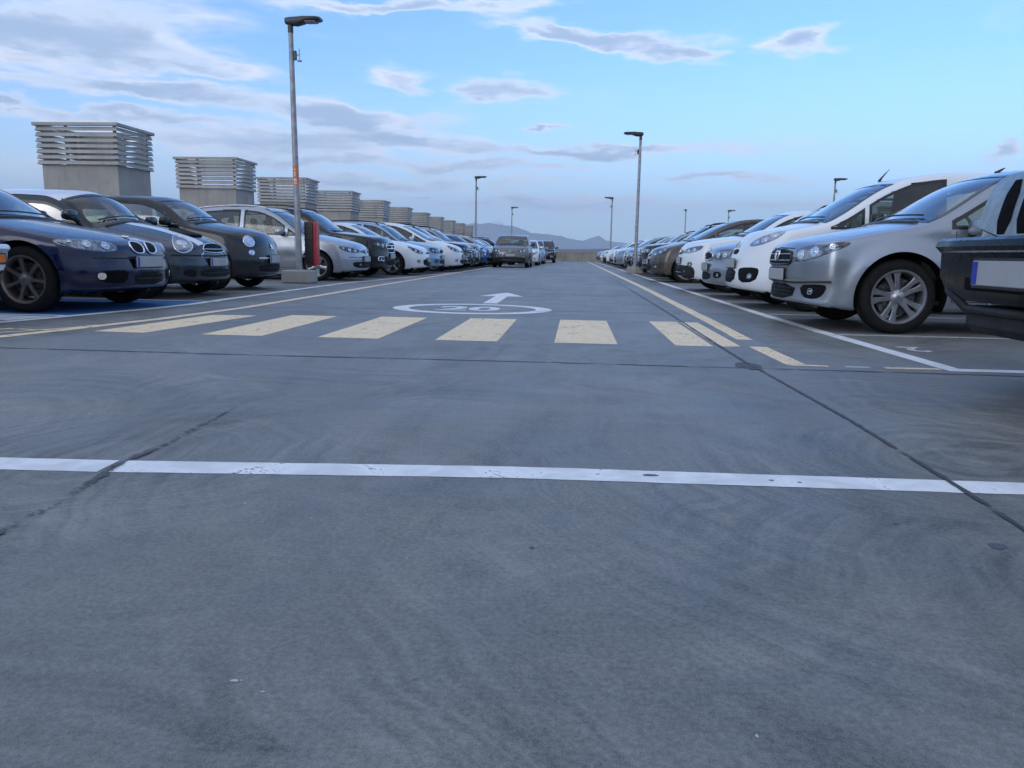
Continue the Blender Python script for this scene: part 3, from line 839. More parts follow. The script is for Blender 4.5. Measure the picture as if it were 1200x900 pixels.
def car_coupe():      # white hatchback, sloping headlights
    c = std_car('hatchback', [(-.1, .55), (0, .65), (.06, .72), (.25, .81), (.7, .92), (1.12, .985), (1.98, 1.36), (2.3, 1.435), (2.8, 1.445), (3.4, 1.37), (3.95, 1.20), (4.2, .98), (4.4, .9)],
        L=4.29, W=1.80, fo=.88, wb=2.64, wr=.325, b0=.875, b1=.038, cowl=1.14, wtop=2.02, tb=.21, pillars=[(1.4, 2.66), (2.74, 3.6)], rearwin=(1.08, 1.30),
        mirror=(1.75, 1.02), doors=[1.42, 2.7, 3.5], handles=[(2.5, .90), (3.35, .94)], paint='white', spokes=5, spoke_w=.05, cf=.36,
        fprof=[(.18, .08), (.28, .01), (.45, .0), (.56, .02), (.68, .06), (.8, .14), (1.0, .3)])
    c.lamp([(28, .60), (29, .635), (42, .72), (58, .805), (62, .80), (56, .70), (42, .60)], [(37, .635, .036), (47, .68, .040), (56, .74, .02)])
    c.front('grille', [(-18, .60), (-18, .635), (18, .635), (18, .60)], 'mesh', .004, 1)
    c.front('lower_intake', [(-26, .26), (-33, .42), (-22, .46), (22, .46), (33, .42), (26, .26)], 'mesh', .004, 1, bars=[.33, .40], barmat='plastic')
    c.lamp([(39, .34), (38, .44), (46, .44), (46, .36)], [(42, .39, .028)], name='fog_light')
    c.plate(.44); c.emblem('diamond', .665, .05); c.finish()
    return c

def car_mpv():
    c = std_car('people_carrier', [(-.1, .62), (0, .72), (.06, .79), (.25, .88), (.6, .98), (.92, 1.06), (1.85, 1.50), (2.2, 1.60), (2.7, 1.635), (3.5, 1.61), (4.05, 1.50), (4.3, 1.08), (4.5, .95)],
        L=4.37, W=1.83, fo=.90, wb=2.70, wr=.325, b0=.93, b1=.035, cowl=.95, wtop=1.92, tb=.20, pillars=[(1.15, 1.56), (1.63, 2.62), (2.7, 3.6), (3.66, 4.0)], rearwin=(1.12, 1.46),
        mirror=(1.62, 1.08), doors=[1.42, 2.66, 3.6], handles=[(2.45, .92), (3.4, .95)], paint='white', spokes=5, spoke_w=.05, cf=.38,
        fprof=[(.18, .08), (.28, .01), (.45, .0), (.6, .02), (.72, .06), (.85, .15), (1.0, .3)])
    c.lamp([(27, .66), (28, .72), (42, .80), (58, .88), (62, .87), (55, .76), (40, .67)], [(36, .705, .042), (47, .76, .042), (55, .81, .024)])
    c.front('grille', [(-22, .66), (-22, .715), (22, .715), (22, .66)], 'mesh', .004, 1, bars=[.69])
    c.front('lower_intake', [(-26, .27), (-30, .43), (30, .43), (26, .27)], 'mesh', .004, 1, bars=[.33, .38], barmat='plastic')
    c.lamp([(37, .35), (37, .43), (45, .43), (45, .36)], [(41, .39, .03)], name='fog_light')
    c.plate(.52); c.emblem('disc', .69, .05); c.finish()
    return c

def car_dacia():
    c = std_car('silver_hatchback', [(-.1, .62), (0, .74), (.04, .80), (.16, .845), (.5, .925), (.85, .995), (.95, 1.02), (1.72, 1.43), (2.02, 1.51), (2.6, 1.53), (3.3, 1.505), (3.78, 1.40), (4.0, 1.0), (4.2, .9)],
        L=4.07, W=1.76, fo=.86, wb=2.59, wr=.335, b0=.885, b1=.03, B=.20, cowl=.97, wtop=1.78, tb=.19, pillars=[(1.26, 2.40), (2.48, 3.35)], rearwin=(1.08, 1.40),
        mirror=(1.42, .94), doors=[1.30, 2.44, 3.4], handles=[(2.22, .87), (3.2, .90)], paint='silver', spokes=5, spoke_w=.036, arch=.065, flare=.030, cf=.26, pf=2.6,
        fprof=[(.20, .04), (.235, -.015), (.28, .02), (.40, .03), (.50, .0), (.62, .0), (.78, .03), (.85, .08), (1.0, .2)])
    c.lamp([(24, .625), (23, .70), (27, .755), (42, .79), (56, .815), (61, .81), (55, .74), (44, .665), (34, .635)], [(32, .695, .048), (42, .725, .050), (52, .77, .030)])
    g = c.front('grille', [(-20, .60), (-24, .635), (-21, .745), (21, .745), (24, .635), (20, .60)], 'mesh', .008, 1, bars=[.64, .70], barmat='satin', barr=.007, ring=('trim', .012))
    c.front('lower_intake', [(-24, .27), (-28, .42), (28, .42), (24, .27)], 'mesh', .006, 1, bars=[.31, .345, .38], barmat='plastic', barr=.004)
    c.front('fog_light_bezel', [(35, .30), (31, .415), (46, .43), (51, .42), (49, .33), (44, .29)], 'mesh', .005, 1, mirror=True)
    c.lamp([(38, .325), (38, .395), (43, .395), (43, .325)], [(40.5, .36, .032)], name='fog_light', smooth=2)
    c.line('bumper_crease', [(-53, .455), (-28, .435), (28, .435), (53, .455)], c.pf_front, PAINT[c.paint], .011, .0)
    c.line('front_lip', [(-46, .235), (0, .225), (46, .235)], c.pf_front, PAINT[c.paint], .020, .006)
    c.front('lower_apron', [(-44, .195), (-44, .225), (44, .225), (44, .195)], 'plastic', .008, 0)
    c.plate(.505, w=.52, blue=False); c.emblem('bracket', .680, .055); c.pair = .20; c.finish()
    # side repeater on the wing
    for sd in (1, -1):
        c.patch('side_repeater', [(1.18, .79), (1.18, .805), (1.25, .805), (1.25, .79)], lambda A, sd=sd: c.pf_side(A, sd), MAT['lamp_bright'], .008, smooth=1)
    c.line('bonnet_front_gap', [(-23, .755), (0, .765), (23, .755)], c.pf_front, MAT['gap'], .004, .001)
    # roof aerial base
    P = c.pf_top(np.array([(2.0, 0)])); p = c.loc(P)[0]
    MB().tube([p, p+np.array((-.08, 0, .05))], [.02, .006], 6).build('aerial', MAT['trim'], c.root, smooth=True)
    return c

def car_van():
    c = std_car('small_van', [(-.1, .72), (0, .84), (.05, .90), (.2, .975), (.55, 1.06), (.82, 1.12), (1.62, 1.58), (1.95, 1.70), (2.4, 1.745), (3.2, 1.755), (3.72, 1.72), (3.88, 1.6), (4.0, 1.2)],
        L=3.92, W=1.74, fo=.82, wb=2.51, wr=.315, b0=1.0, b1=.008, B=.20, cowl=.86, wtop=1.70, tb=.14, pillars=[(1.0, 1.42), (1.47, 2.38)], rearwin=(1.15, 1.5),
        mirror=(1.52, 1.14), doors=[1.20, 2.42, 3.3], handles=[(2.25, .95)], paint='white', spokes=8, spoke_w=.04, cf=.34, pf=2.5, k=.022,
        fprof=[(.20, .10), (.27, .0), (.36, -.02), (.50, .0), (.66, .04), (.8, .09), (.95, .2), (1.1, .3)],
        rprof=[(.18, .10), (.35, .02), (.5, 0), (.7, .0), (1.0, .02), (1.3, .04), (1.7, .1)])
    c.lamp([(27, .80), (30, .87), (44, .95), (60, 1.0), (63, .98), (56, .89), (42, .81)], [(36, .855, .050), (45, .885, .050), (54, .935, .035)], base='lamp_mid')
    c.front('grille', [(-9, .70), (-11, .77), (11, .77), (9, .70)], 'mesh', .004, 1)
    c.front('side_intake', [(27, .335), (22, .49), (25, .53), (44, .54), (47, .49), (44, .355)], 'mesh', .005, 1, mirror=True)
    c.front('lower_intake', [(-18, .33), (-18, .52), (18, .52), (18, .33)], 'mesh', .005, 1, bars=[.40, .46], barmat='plastic')
    c.lamp([(36, .38), (36, .46), (41, .46), (41, .38)], [(38.5, .42, .020)], name='fog_light')
    c.plate(.58, blue=False); c.emblem('chevron', .82, .05); c.finish(mirrormat=MAT['trim'])
    P = c.pf_top(np.array([(1.85, 0)])); p = c.loc(P)[0]
    MB().tube([p, p+np.array((-.03, 0, .05)), p+np.array((-.12, 0, .16))], [.022, .012, .003], 6).build('aerial', MAT['trim'], c.root, smooth=True)
    return c

def car_roomy():
    c = std_car('family_hatchback', [(-.1, .58), (0, .70), (.05, .77), (.22, .85), (.7, .95), (1.02, 1.01), (1.70, 1.42), (2.0, 1.52), (2.6, 1.56), (3.4, 1.54), (3.9, 1.42), (4.05, 1.0), (4.3, .9)],
        L=4.15, W=1.70, fo=.84, wb=2.58, wr=.31, b0=.91, b1=.02, cowl=1.04, wtop=1.76, tb=.19, pillars=[(1.28, 2.35), (2.43, 3.3), (3.36, 3.8)], rearwin=(1.05, 1.40),
        mirror=(1.55, 1.02), doors=[1.32, 2.4, 3.3], handles=[(2.2, .88), (3.15, .90)], paint='silver', spokes=6, spoke_w=.045,
        fprof=[(.18, .06), (.28, .0), (.45, .0), (.58, .03), (.75, .05), (.9, .15), (1.0, .3)], cf=.28)
    c.lamp([(26, .62), (25, .73), (36, .77), (50, .79), (54, .76), (48, .66), (38, .62)], [(33, .69, .046), (43, .70, .042)])
    c.front('grille', [(-21, .61), (-22, .735), (22, .735), (21, .61)], 'mesh', .006, 1, ring=('chrome', .012), bars=None)
    c.front('lower_intake', [(-22, .29), (-24, .42), (24, .42), (22, .29)], 'mesh', .004, 1, bars=[.35], barmat='plastic')
    c.front('side_intake', [(30, .32), (29, .43), (41, .43), (42, .34)], 'mesh', .004, 1, mirror=True)
    c.lamp([(33, .34), (33, .41), (39, .41), (39, .34)], [(36, .375, .028)], name='fog_light')
    c.plate(.50, blue=False); c.emblem('disc', .77, .045); c.finish(); c.rails(1.9, 3.7, 'trim', .04)
    return c

def car_crossover():
    c = std_car('crossover', [(-.1, .68), (0, .80), (.05, .87), (.2, .94), (.65, 1.02), (1.02, 1.07), (1.78, 1.46), (2.1, 1.545), (2.6, 1.57), (3.3, 1.53), (3.85, 1.40), (4.02, 1.05), (4.2, .95)],
        L=4.12, W=1.79, fo=.85, wb=2.60, wr=.335, b0=.965, b1=.03, B=.21, cowl=1.05, wtop=1.83, tb=.20, pillars=[(1.3, 2.42), (2.5, 3.4)], rearwin=(1.12, 1.42),
        mirror=(1.60, 1.08), doors=[1.34, 2.46, 3.4], handles=[(2.25, .93), (3.2, .96)], paint='white', spokes=5, spoke_w=.05, arch=.055, cf=.34,
        fprof=[(.20, .08), (.30, .01), (.45, .0), (.62, .01), (.78, .05), (.9, .13), (1.1, .3)])
    c.lamp([(22, .72), (23, .79), (36, .83), (52, .87), (56, .85), (50, .76), (36, .72)], [(33, .765, .040), (43, .785, .044)])
    c.front('grille', [(-21, .70), (-21, .785), (21, .785), (21, .70)], 'trim', .006, 1, bars=[.74], barr=.008)
    c.front('lower_bumper', [(-46, .215), (-48, .44), (-36, .50), (36, .50), (48, .44), (46, .215)], 'plastic', .008, 1)
    c.front('lower_intake', [(-22, .30), (-23, .42), (23, .42), (22, .30)], 'mesh', .013, 1, bars=[.36], barmat='satin')
    c.lamp([(35, .46), (35, .56), (43, .56), (43, .47)], [(39, .51, .03)], name='fog_light')
    c.plate(.58); c.emblem('diamond', .76, .055); c.finish(mirrormat=MAT['trim']); c.archtrim()
    c.sidestrip('sill_trim', c.fo+c.R+.06, c.fo+c.wb-c.R-.06, .23, .38, 'plastic')
    return c

def car_jeep():       # black off-roader, upright slotted grille, heavy bumper standing proud of the body
    c = std_car('off_roader', [(-.1, 1.0), (0, 1.08), (.04, 1.105), (.3, 1.14), (.9, 1.17), (1.42, 1.20), (1.95, 1.64), (2.15, 1.74), (2.7, 1.78), (3.6, 1.77), (4.2, 1.70), (4.38, 1.2), (4.5, 1.1)],
        L=4.35, W=1.64, fo=.78, wb=2.60, wr=.37, b0=1.09, b1=.005, B=.36, cowl=1.44, wtop=2.0, tb=.08, pillars=[(1.62, 2.62), (2.7, 3.5), (3.57, 4.15)], rearwin=(1.2, 1.6),
        mirror=(1.85, 1.18), doors=[1.5, 2.66, 3.5], handles=[(2.45, 1.0), (3.4, 1.0)], paint='black', spokes=5, spoke_w=.05, arch=.07, flare=.05, cf=.10, pf=5,
        fprof=[(.36, .08), (.5, .06), (.7, .0), (.9, .02), (1.0, .04), (1.1, .07), (1.2, .2)], crown=.03, k=.013, ftaper=.12)
    dg = lambda y: math.degrees(atan2(y, .9))
    c.front('grille', [(-40, .765), (-38.5, 1.06), (-36, 1.095), (36, 1.095), (38.5, 1.06), (40, .765)], 'brushed', .030, 1)
    for yc in (-.37, -.185, 0, .185, .37):
        s_ = c.patch('grille_slot', [(dg(yc-.066), .79), (dg(yc-.060), 1.06), (dg(yc+.060), 1.06), (dg(yc+.066), .79)], c.pf_front, MAT['gap'], .034, smooth=1)
        s_.parent = c.root
    bo = .12; x = c.L/2+bo
    V = []; F = []
    sec = [(-.10, .78), (.055, .78), (.085, .765), (.095, .735), (.06, .70), (.055, .53), (.02, .46), (-.10, .46)]
    ys = [-.80, -.765, -.66, -.4, 0, .4, .66, .765, .80]; ins = [-.16, -.07, -.015, 0, 0, 0, -.015, -.07, -.16]; lift = [.16, .12, .05, 0, 0, 0, .05, .12, .16]
    for y, i_, lf in zip(ys, ins, lift):
        for a, z in sec: V.append((x+a+i_, y, z+(lf if z < .6 else 0)))
    n = len(sec)
    for i in range(len(ys)-1):
        for j in range(n): F.append((i*n+j, i*n+(j+1) % n, (i+1)*n+(j+1) % n, (i+1)*n+j))
    F += [tuple(range(n)), tuple((len(ys)-1)*n+j for j in range(n))[::-1]]
    b = mesh_obj('bumper', V, F, MAT['bumper'], c.root, True, auto=25)
    m = MB()
    for sg in (-1, 1): m.box(c.L/2-.3, x-.10, sg*.34-.05, sg*.34+.05, .55, .68, .01)
    m.build('bumper_bracket', MAT['plastic'], b)
    MB().tube([(x+.045, -.66, .712), (x+.064, -.40, .712), (x+.064, .40, .712), (x+.045, .66, .712)], .009, 8).build('bumper_highlight', MAT['satin'], b, smooth=True)  # satin tube standing in for the highlight along the glossy bumper
    m = MB(); m.box(x+.02, x+.0565, -.36, .36, .515, .695, .01); m.build('plate_recess', MAT['gap'], b)
    m = MB()
    for sg in (-1, 1): m.tube([(x-.06, sg*.79, .64), (x+.0, sg*.62, .50), (x+.01, sg*.40, .42)], .022, 8)
    m.tube([(x+.01, -.40, .42), (x+.01, .40, .42)], .022, 8); m.build('bumper_bar', MAT['plastic'], b, smooth=True)
    mb = MB(); mb.box(c.L/2-.35, c.L/2+.12, -.45, .45, .30, .44, .04); mb.build('skid_plate', MAT['plastic'], c.root)
    xp = x+.058
    o = MB().box(xp+.004, xp+.016, -.26, .26, .545, .665, .004).build('number_plate', MAT['plate'], c.root)
    MB().box(xp-.004, xp+.003, -.275, .275, .532, .678).build('plate_holder', MAT['trim'], o)
    MB().box(xp+.0165, xp+.0175, -.255, -.205, .55, .66).build('plate_band', MAT['plate_blue'], o)
    c.finish(glassmat='dark_glass'); c.archtrim('plastic', .09)
    return c

MAT['brushed'] = simple('brushed_metal', (.30, .35, .37), .42, metal=.6, var=.15, scale=14)
MAT['bumper'] = simple('gloss_black_bumper', (.0035, .004, .005), .25, spec=.16)

import time as _t
T0 = _t.time()
for key, fn in (('saloon', car_saloon), ('mini', car_mini), ('city', car_city), ('tall', car_tallhatch), ('suv', car_suv), ('coupe', car_coupe),
                ('mpv', car_mpv), ('dacia', car_dacia), ('van', car_van), ('roomy', car_roomy), ('cross', car_crossover), ('jeep', car_jeep)):
    CARS[key] = fn()
    print('built', key, round(_t.time()-T0, 1))

KINDNAME = {'saloon': 'parked_saloon', 'mini': 'parked_hatchback', 'city': 'parked_city_car', 'tall': 'parked_hatchback', 'suv': 'parked_suv', 'coupe': 'parked_hatchback',
            'mpv': 'parked_people_carrier', 'dacia': 'parked_hatchback', 'van': 'parked_van', 'roomy': 'parked_hatchback', 'cross': 'parked_crossover', 'jeep': 'parked_off_roader'}
used = set()
PAINTSET = set(p.name for p in PAINT.values())
def repaint(o, frm, to):
    if o.type == 'MESH' and o.material_slots and o.material_slots[0].material and o.material_slots[0].material.name == frm:
        o.material_slots[0].link = 'OBJECT'; o.material_slots[0].material = to
    for ch in o.children: repaint(ch, frm, to)
def place(key, side, nose, yc, colour, label, group, cat='car', yaw=0.0, scale=1.0):
    """side 'L': nose towards +x, 'R': nose towards -x, 'A': nose towards the camera (-y); nose = x of the nose (or y for 'A')"""
    c = CARS[key]
    if key not in used:
        o = c.root; used.add(key)
    else: o = copy_tree(c.root)
    o.name = KINDNAME[key]
    rz = {'L': 0.0, 'R': pi, 'A': -pi/2}[side]+R(yaw)
    h = c.L/2*scale
    if side == 'L': o.location = (nose-h, yc, 0)
    elif side == 'R': o.location = (nose+h, yc, 0)
    else: o.location = (yc, nose+h, 0)
    o.rotation_euler = (0, 0, rz); o.scale = (scale,)*3
    tag(o, label, cat, group)
    if colour != c.paint: LATER.append((o, PAINT[c.paint].name, PAINT[colour]))
    return o
LATER = []

# ------------------------------------------------------------------ the deck and what is painted on it
def ground_mat():
    m, t, out = nt('power_floated_concrete')
    p = N(t, 'ShaderNodeBsdfPrincipled'); tc = N(t, 'ShaderNodeTexCoord'); O = tc.outputs['Object']
    warp = noise(t, O, .45, 4, .6)
    big = noise(t, mapping(t, O, (.35, .18, 1)), 1.0, 5, .55, .4)
    mid = noise(t, O, 2.2, 5, .6, .8)
    fine = noise(t, O, 90, 3, .7)
    grit = noise(t, O, 420, 2, .6)
    # swirls left by the power float: rings round scattered centres
    def rings(scale, freq, locv, lo, hi):
        v = N(t, 'ShaderNodeTexVoronoi'); v.feature = 'F1'; v.inputs['Scale'].default_value = scale
        wv = t.nodes.new('ShaderNodeVectorMath'); wv.operation = 'ADD'
        cw = t.nodes.new('ShaderNodeCombineXYZ'); L(t, M(t, 'MULTIPLY', warp, .9), cw.inputs[0]); L(t, M(t, 'MULTIPLY', warp2, .9), cw.inputs[1])
        L(t, mapping(t, O, (1, 1, 0), (0, 0, 0), locv), wv.inputs[0]); L(t, cw.outputs[0], wv.inputs[1]); L(t, wv.outputs[0], v.inputs['Vector'])
        s3 = t.nodes.new('ShaderNodeSeparateXYZ'); L(t, O, s3.inputs[0])
        cc = t.nodes.new('ShaderNodeCombineXYZ'); L(t, M(t, 'MULTIPLY', v.outputs['Distance'], freq), cc.inputs[0])
        L(t, M(t, 'MULTIPLY', s3.outputs[0], .9), cc.inputs[1]); L(t, M(t, 'MULTIPLY', s3.outputs[1], .9), cc.inputs[2])
        s = M(t, 'SUBTRACT', ramp(t, noise(t, cc.outputs[0], 1.0, 3, .6), .3, .7), .5); n1 = noise(t, mapping(t, O, (1, 1, 1), (0, 0, .6), locv), .8, 3)
        return M(t, 'MULTIPLY', s, ramp(t, n1, lo, hi))
    warp2 = noise(t, mapping(t, O, (1, 1, 1), (0, 0, 1.), (7, 3, 0)), .5, 3, .6)
    r1 = rings(.42, 48, (3, 7, 0), .40, .62); r2 = rings(.60, 70, (11, 2, 0), .42, .62); r3 = rings(.28, 110, (5, 1, 0), .40, .6)
    sw = M(t, 'ADD', M(t, 'ADD', r1, r2), r3)
    # scuffs of turning tyres: broken arcs of fixed radius
    sxy = t.nodes.new('ShaderNodeSeparateXYZ'); L(t, O, sxy.inputs[0])
    brk = noise(t, mapping(t, O, (1, 1, 1), (0, 0, .3)), 1.3, 5, .7); arcs = None
    for cx, cy, rad, wd in ((-5.2, 5.5, 4.6, .05), (-5.2, 5.5, 4.75, .03), (-4.4, 6.4, 5.9, .07), (3.9, 5.2, 4.1, .06), (3.9, 5.2, 5.5, .05), (-9, 3.2, 8.4, .09), (-9, 3.2, 9.9, .08), (1.5, -3.6, 5.6, .05), (.4, 8.2, 6.3, .07), (6.2, 1.0, 6.6, .08)):
        dd = M(t, 'SQRT', M(t, 'ADD', M(t, 'POWER', M(t, 'SUBTRACT', sxy.outputs[0], cx), 2.0), M(t, 'POWER', M(t, 'SUBTRACT', sxy.outputs[1], cy), 2.0)))
        dd = M(t, 'ADD', dd, M(t, 'MULTIPLY', warp, .25))
        g = ramp(t, M(t, 'ABSOLUTE', M(t, 'SUBTRACT', dd, rad+.12)), wd*1.6, wd*.3)
        arcs = g if arcs is None else M(t, 'MAXIMUM', arcs, g)
    arcs = M(t, 'MULTIPLY', arcs, M(t, 'MULTIPLY', ramp(t, brk, .42, .66), ramp(t, noise(t, O, 50, 3, .7), .3, .6, .3, 1)))
    # tyre polish running along the aisle
    st = noise(t, mapping(t, O, (1.6, .10, 1), (0, 0, .06)), 1.6, 3, .5, .6)
    scr = noise(t, mapping(t, O, (14, .9, 1), (0, 0, .5)), 1.0, 4, .7, 1.2)
    scr2 = noise(t, mapping(t, O, (1.1, 17, 1), (0, 0, .25)), 1.0, 4, .7, 1.2)
    C = lambda x, a, b, k: M(t, 'MULTIPLY', M(t, 'SUBTRACT', ramp(t, x, a, b), .5), k)
    v = M(t, 'ADD', ramp(t, big, .3, .7, .84, 1.14), C(mid, .25, .75, .20))
    for q in (M(t, 'MULTIPLY', sw, .34), C(st, .3, .7, .13), C(scr, .3, .7, .07), C(scr2, .3, .7, .06), C(fine, .34, .66, .34), C(grit, .34, .66, .42), C(noise(t, O, 24, 4, .7), .3, .7, .13), M(t, 'MULTIPLY', arcs, -.32)):
        v = M(t, 'ADD', v, q)
    # bays are dirtier than the aisle: oil and dust
    sp = ramp(t, noise(t, O, 5.5, 2, .4), .70, .78)
    pit = ramp(t, noise(t, O, 38, 1, .3), .74, .80)
    v = M(t, 'SUBTRACT', v, M(t, 'MULTIPLY', M(t, 'ADD', M(t, 'MULTIPLY', sp, .7), M(t, 'MULTIPLY', pit, 1.8)), .12))
    hue = noise(t, O, .7, 3, .5, 1)
    base = mixc(t, ramp(t, hue, .35, .65), GB, GB2)
    sc_ = N(t, 'ShaderNodeVectorMath'); sc_.operation = 'SCALE'; L(t, base, sc_.inputs[0]); L(t, v, sc_.inputs['Scale'])
    L(t, sc_.outputs[0], p.inputs['Base Color'])
    L(t, M(t, 'ADD', ramp(t, mid, .3, .7, .44, .60), M(t, 'MULTIPLY', sw, .05)), p.inputs['Roughness'])
    p.inputs['Specular IOR Level'].default_value = .42
    b = N(t, 'ShaderNodeBump'); b.inputs['Strength'].default_value = .35; b.inputs['Distance'].default_value = .002
    L(t, M(t, 'ADD', M(t, 'ADD', grit, M(t, 'MULTIPLY', fine, .8)), M(t, 'MULTIPLY', scr, .5)), b.inputs['Height'])
    L(t, b.outputs[0], p.inputs['Normal'])
    L(t, p.outputs[0], out.inputs['Surface'])
    return m
GB = (.158, .163, .153); GB2 = (.196, .196, .182)
MAT['deck'] = ground_mat()

def road_paint(name, col, wear=.25, edge=1.0):
    """thermoplastic paint with scuffs and bare patches where the deck shows"""
    m, t, out = nt(name)
    p = N(t, 'ShaderNodeBsdfPrincipled'); tc = N(t, 'ShaderNodeTexCoord'); O = tc.outputs['Object']
    n1 = noise(t, O, 6, 5, .65, .6); n2 = noise(t, O, 60, 4, .7); n3 = noise(t, mapping(t, O, (12, 1.5, 1)), 1.5, 4, .6)
    c = mixc(t, ramp(t, n1, .3, .7), [x*.80 for x in col], [min(1, x*1.06) for x in col])
    c = mixc(t, ramp(t, n3, .5, .8, 0, .35), c, [x*.62 for x in col])
    L(t, c, p.inputs['Base Color']); p.inputs['Roughness'].default_value = .6
    tr = N(t, 'ShaderNodeBsdfTransparent'); mx = N(t, 'ShaderNodeMixShader')
    k = M(t, 'ADD', M(t, 'MULTIPLY', n1, .55), M(t, 'MULTIPLY', n2, .45))
    L(t, ramp(t, k, .66-wear*.35, .76-wear*.35), mx.inputs[0])
    L(t, p.outputs[0], mx.inputs[1]); L(t, tr.outputs[0], mx.inputs[2]); L(t, mx.outputs[0], out.inputs['Surface'])
    return m
MAT['mark_white'] = road_paint('white_road_paint', (.76, .78, .78), .24)
MAT['mark_white_worn'] = road_paint('worn_white_road_paint', (.56, .57, .58), .42)
MAT['mark_yellow'] = road_paint('cream_road_paint', (.88, .69, .43), .34)
MAT['mark_yellow_worn'] = road_paint('worn_cream_road_paint', (.80, .62, .38), .38)
MAT['mark_blue'] = road_paint('blue_road_paint', (.025, .15, .40), .2)
MAT['sealant'] = road_paint('joint_sealant', (.050, .051, .052), .44)
MAT['tar'] = road_paint('crack_filler', (.078, .080, .080), .62)
MAT['gum'] = simple('pale_spot', (.45, .46, .46), .7)
MAT['oil'] = simple('dark_spot', (.07, .072, .08), .5, var=.4)

def structure(o, label=None):
    o['kind'] = 'structure'
    if label: o['label'] = label
    return o
deck = MB(); deck.box(-46, 46, -24, 78, -.6, 0)
structure(deck.build('deck', MAT['deck']), 'grey concrete parking deck')

LV = .0012
def ribbon(name, pts, w, mat, lev=1, jitter=0.0, taper=None, step=.25):
    """flat painted strip along a polyline on the deck, edges a little uneven"""
    P = [np.array(p, float) for p in pts]; Q = []; 
    for a, b in zip(P[:-1], P[1:]):
        k = max(1, int(np.linalg.norm(b-a)/step)); Q += [a+(b-a)*i/k for i in range(k)]
    Q.append(P[-1]); Q = np.array(Q); n = len(Q)
    d = np.gradient(Q, axis=0) if n > 2 else np.tile(Q[1]-Q[0], (2, 1)); d /= np.linalg.norm(d, axis=1)[:, None]
    u = np.stack([-d[:, 1], d[:, 0]], 1)
    wv = np.full(n, w/2) if taper is None else np.interp(np.linspace(0, 1, n), np.linspace(0, 1, len(taper)), taper)/2
    j1, j2 = (rng.normal(0, jitter, n), rng.normal(0, jitter, n)) if jitter else (0, 0)
    A = Q+u*(wv+j1)[:, None]; B = Q-u*(wv+j2)[:, None]; z = lev*LV
    V = [(*a, z) for a in A]+[(*b, z) for b in B]
    return structure(mesh_obj(name, V, [(i, n+i, n+i+1, i+1) for i in range(n-1)], mat, None, False))
def quad(name, P, mat, lev=1):
    return structure(mesh_obj(name, [(x, y, lev*LV) for x, y in P], [tuple(range(len(P)))], mat, None, False))
def blob(name, c, rx, ry, mat, lev=2, n=22, j=.25):
    P = []; ph = random.random()*6
    for i in range(n):
        t = 2*pi*i/n; k = 1+j*(sin(2*t+ph)*.5+sin(3*t+2*ph)*.35+random.uniform(-.3, .3))
        P.append((c[0]+rx*k*cos(t), c[1]+ry*k*sin(t)))
    return quad(name, P, mat, lev)

# near white stop line, broken where the filled crack runs through it
ribbon('stop_line', [(-6.5, 1.93), (-1.76, 2.145), (-1.385, 2.165)], .128, MAT['mark_white'], 1, .0012, step=.05)
ribbon('stop_line', [(-1.355, 2.167), (-.16, 2.265), (1.16, 2.292)], .125, MAT['mark_white'], 1, .0012, step=.05)
ribbon('stop_line', [(1.175, 2.292), (1.39, 2.298), (7, 2.45)], .125, MAT['mark_white'], 1, .0012, step=.05)
# pedestrian crossing
for i in range(6):
    x = -3.50+i*.908; dx = -.03 if i == 0 else 0
    y0 = 5.70+.02*i; y1 = 7.58+.07*i
    if i == 0: quad('crossing_stripe', [(-3.72, 5.75), (-3.30, 5.73), (-3.12, 7.50), (-3.56, 7.46)], MAT['mark_yellow'])
    elif i < 5: quad('crossing_stripe', [(x-.24+dx, y0), (x+.235, y0), (x+.245, y1), (x-.225, y1)], MAT['mark_yellow'])
    else:
        quad('crossing_stripe', [(x-.24, y0), (x+.04, y0), (x+.05, y1), (x-.23, y1)], MAT['mark_yellow'])
        quad('crossing_stripe', [(x+.078, y0), (x+.25, y0+.05), (x+.26, y1), (x+.085, y1)], MAT['mark_yellow'])
# yellow edge lines of the walkway
ribbon('edge_line', [(1.43, 6.35), (1.46, 8.2), (1.53, 16.4), (1.54, 30), (1.56, 46), (1.56, 74)], .13, MAT['mark_yellow'], 1, .002)
ribbon('edge_line', [(1.42, 5.86), (1.43, 4.93)], .13, MAT['mark_yellow'], 1, .002)
ribbon('edge_line', [(1.37, 4.895), (1.62, 4.885)], .06, MAT['mark_yellow'], 1, .002)
ribbon('edge_line', [(1.72, 4.88), (1.87, 4.88)], .05, MAT['mark_white_worn'], 1, .002)
ribbon('edge_line', [(1.96, 4.87), (2.30, 4.885)], .06, MAT['mark_yellow'], 1, .002)
ribbon('edge_line', [(-4.6, 4.2), (-4.10, 5.25), (-3.95, 6.0), (-3.80, 6.9), (-3.68, 8.47), (-3.68, 11), (-3.72, 15), (-3.72, 40), (-3.72, 74)], .12, MAT['mark_yellow'], 2, .003)
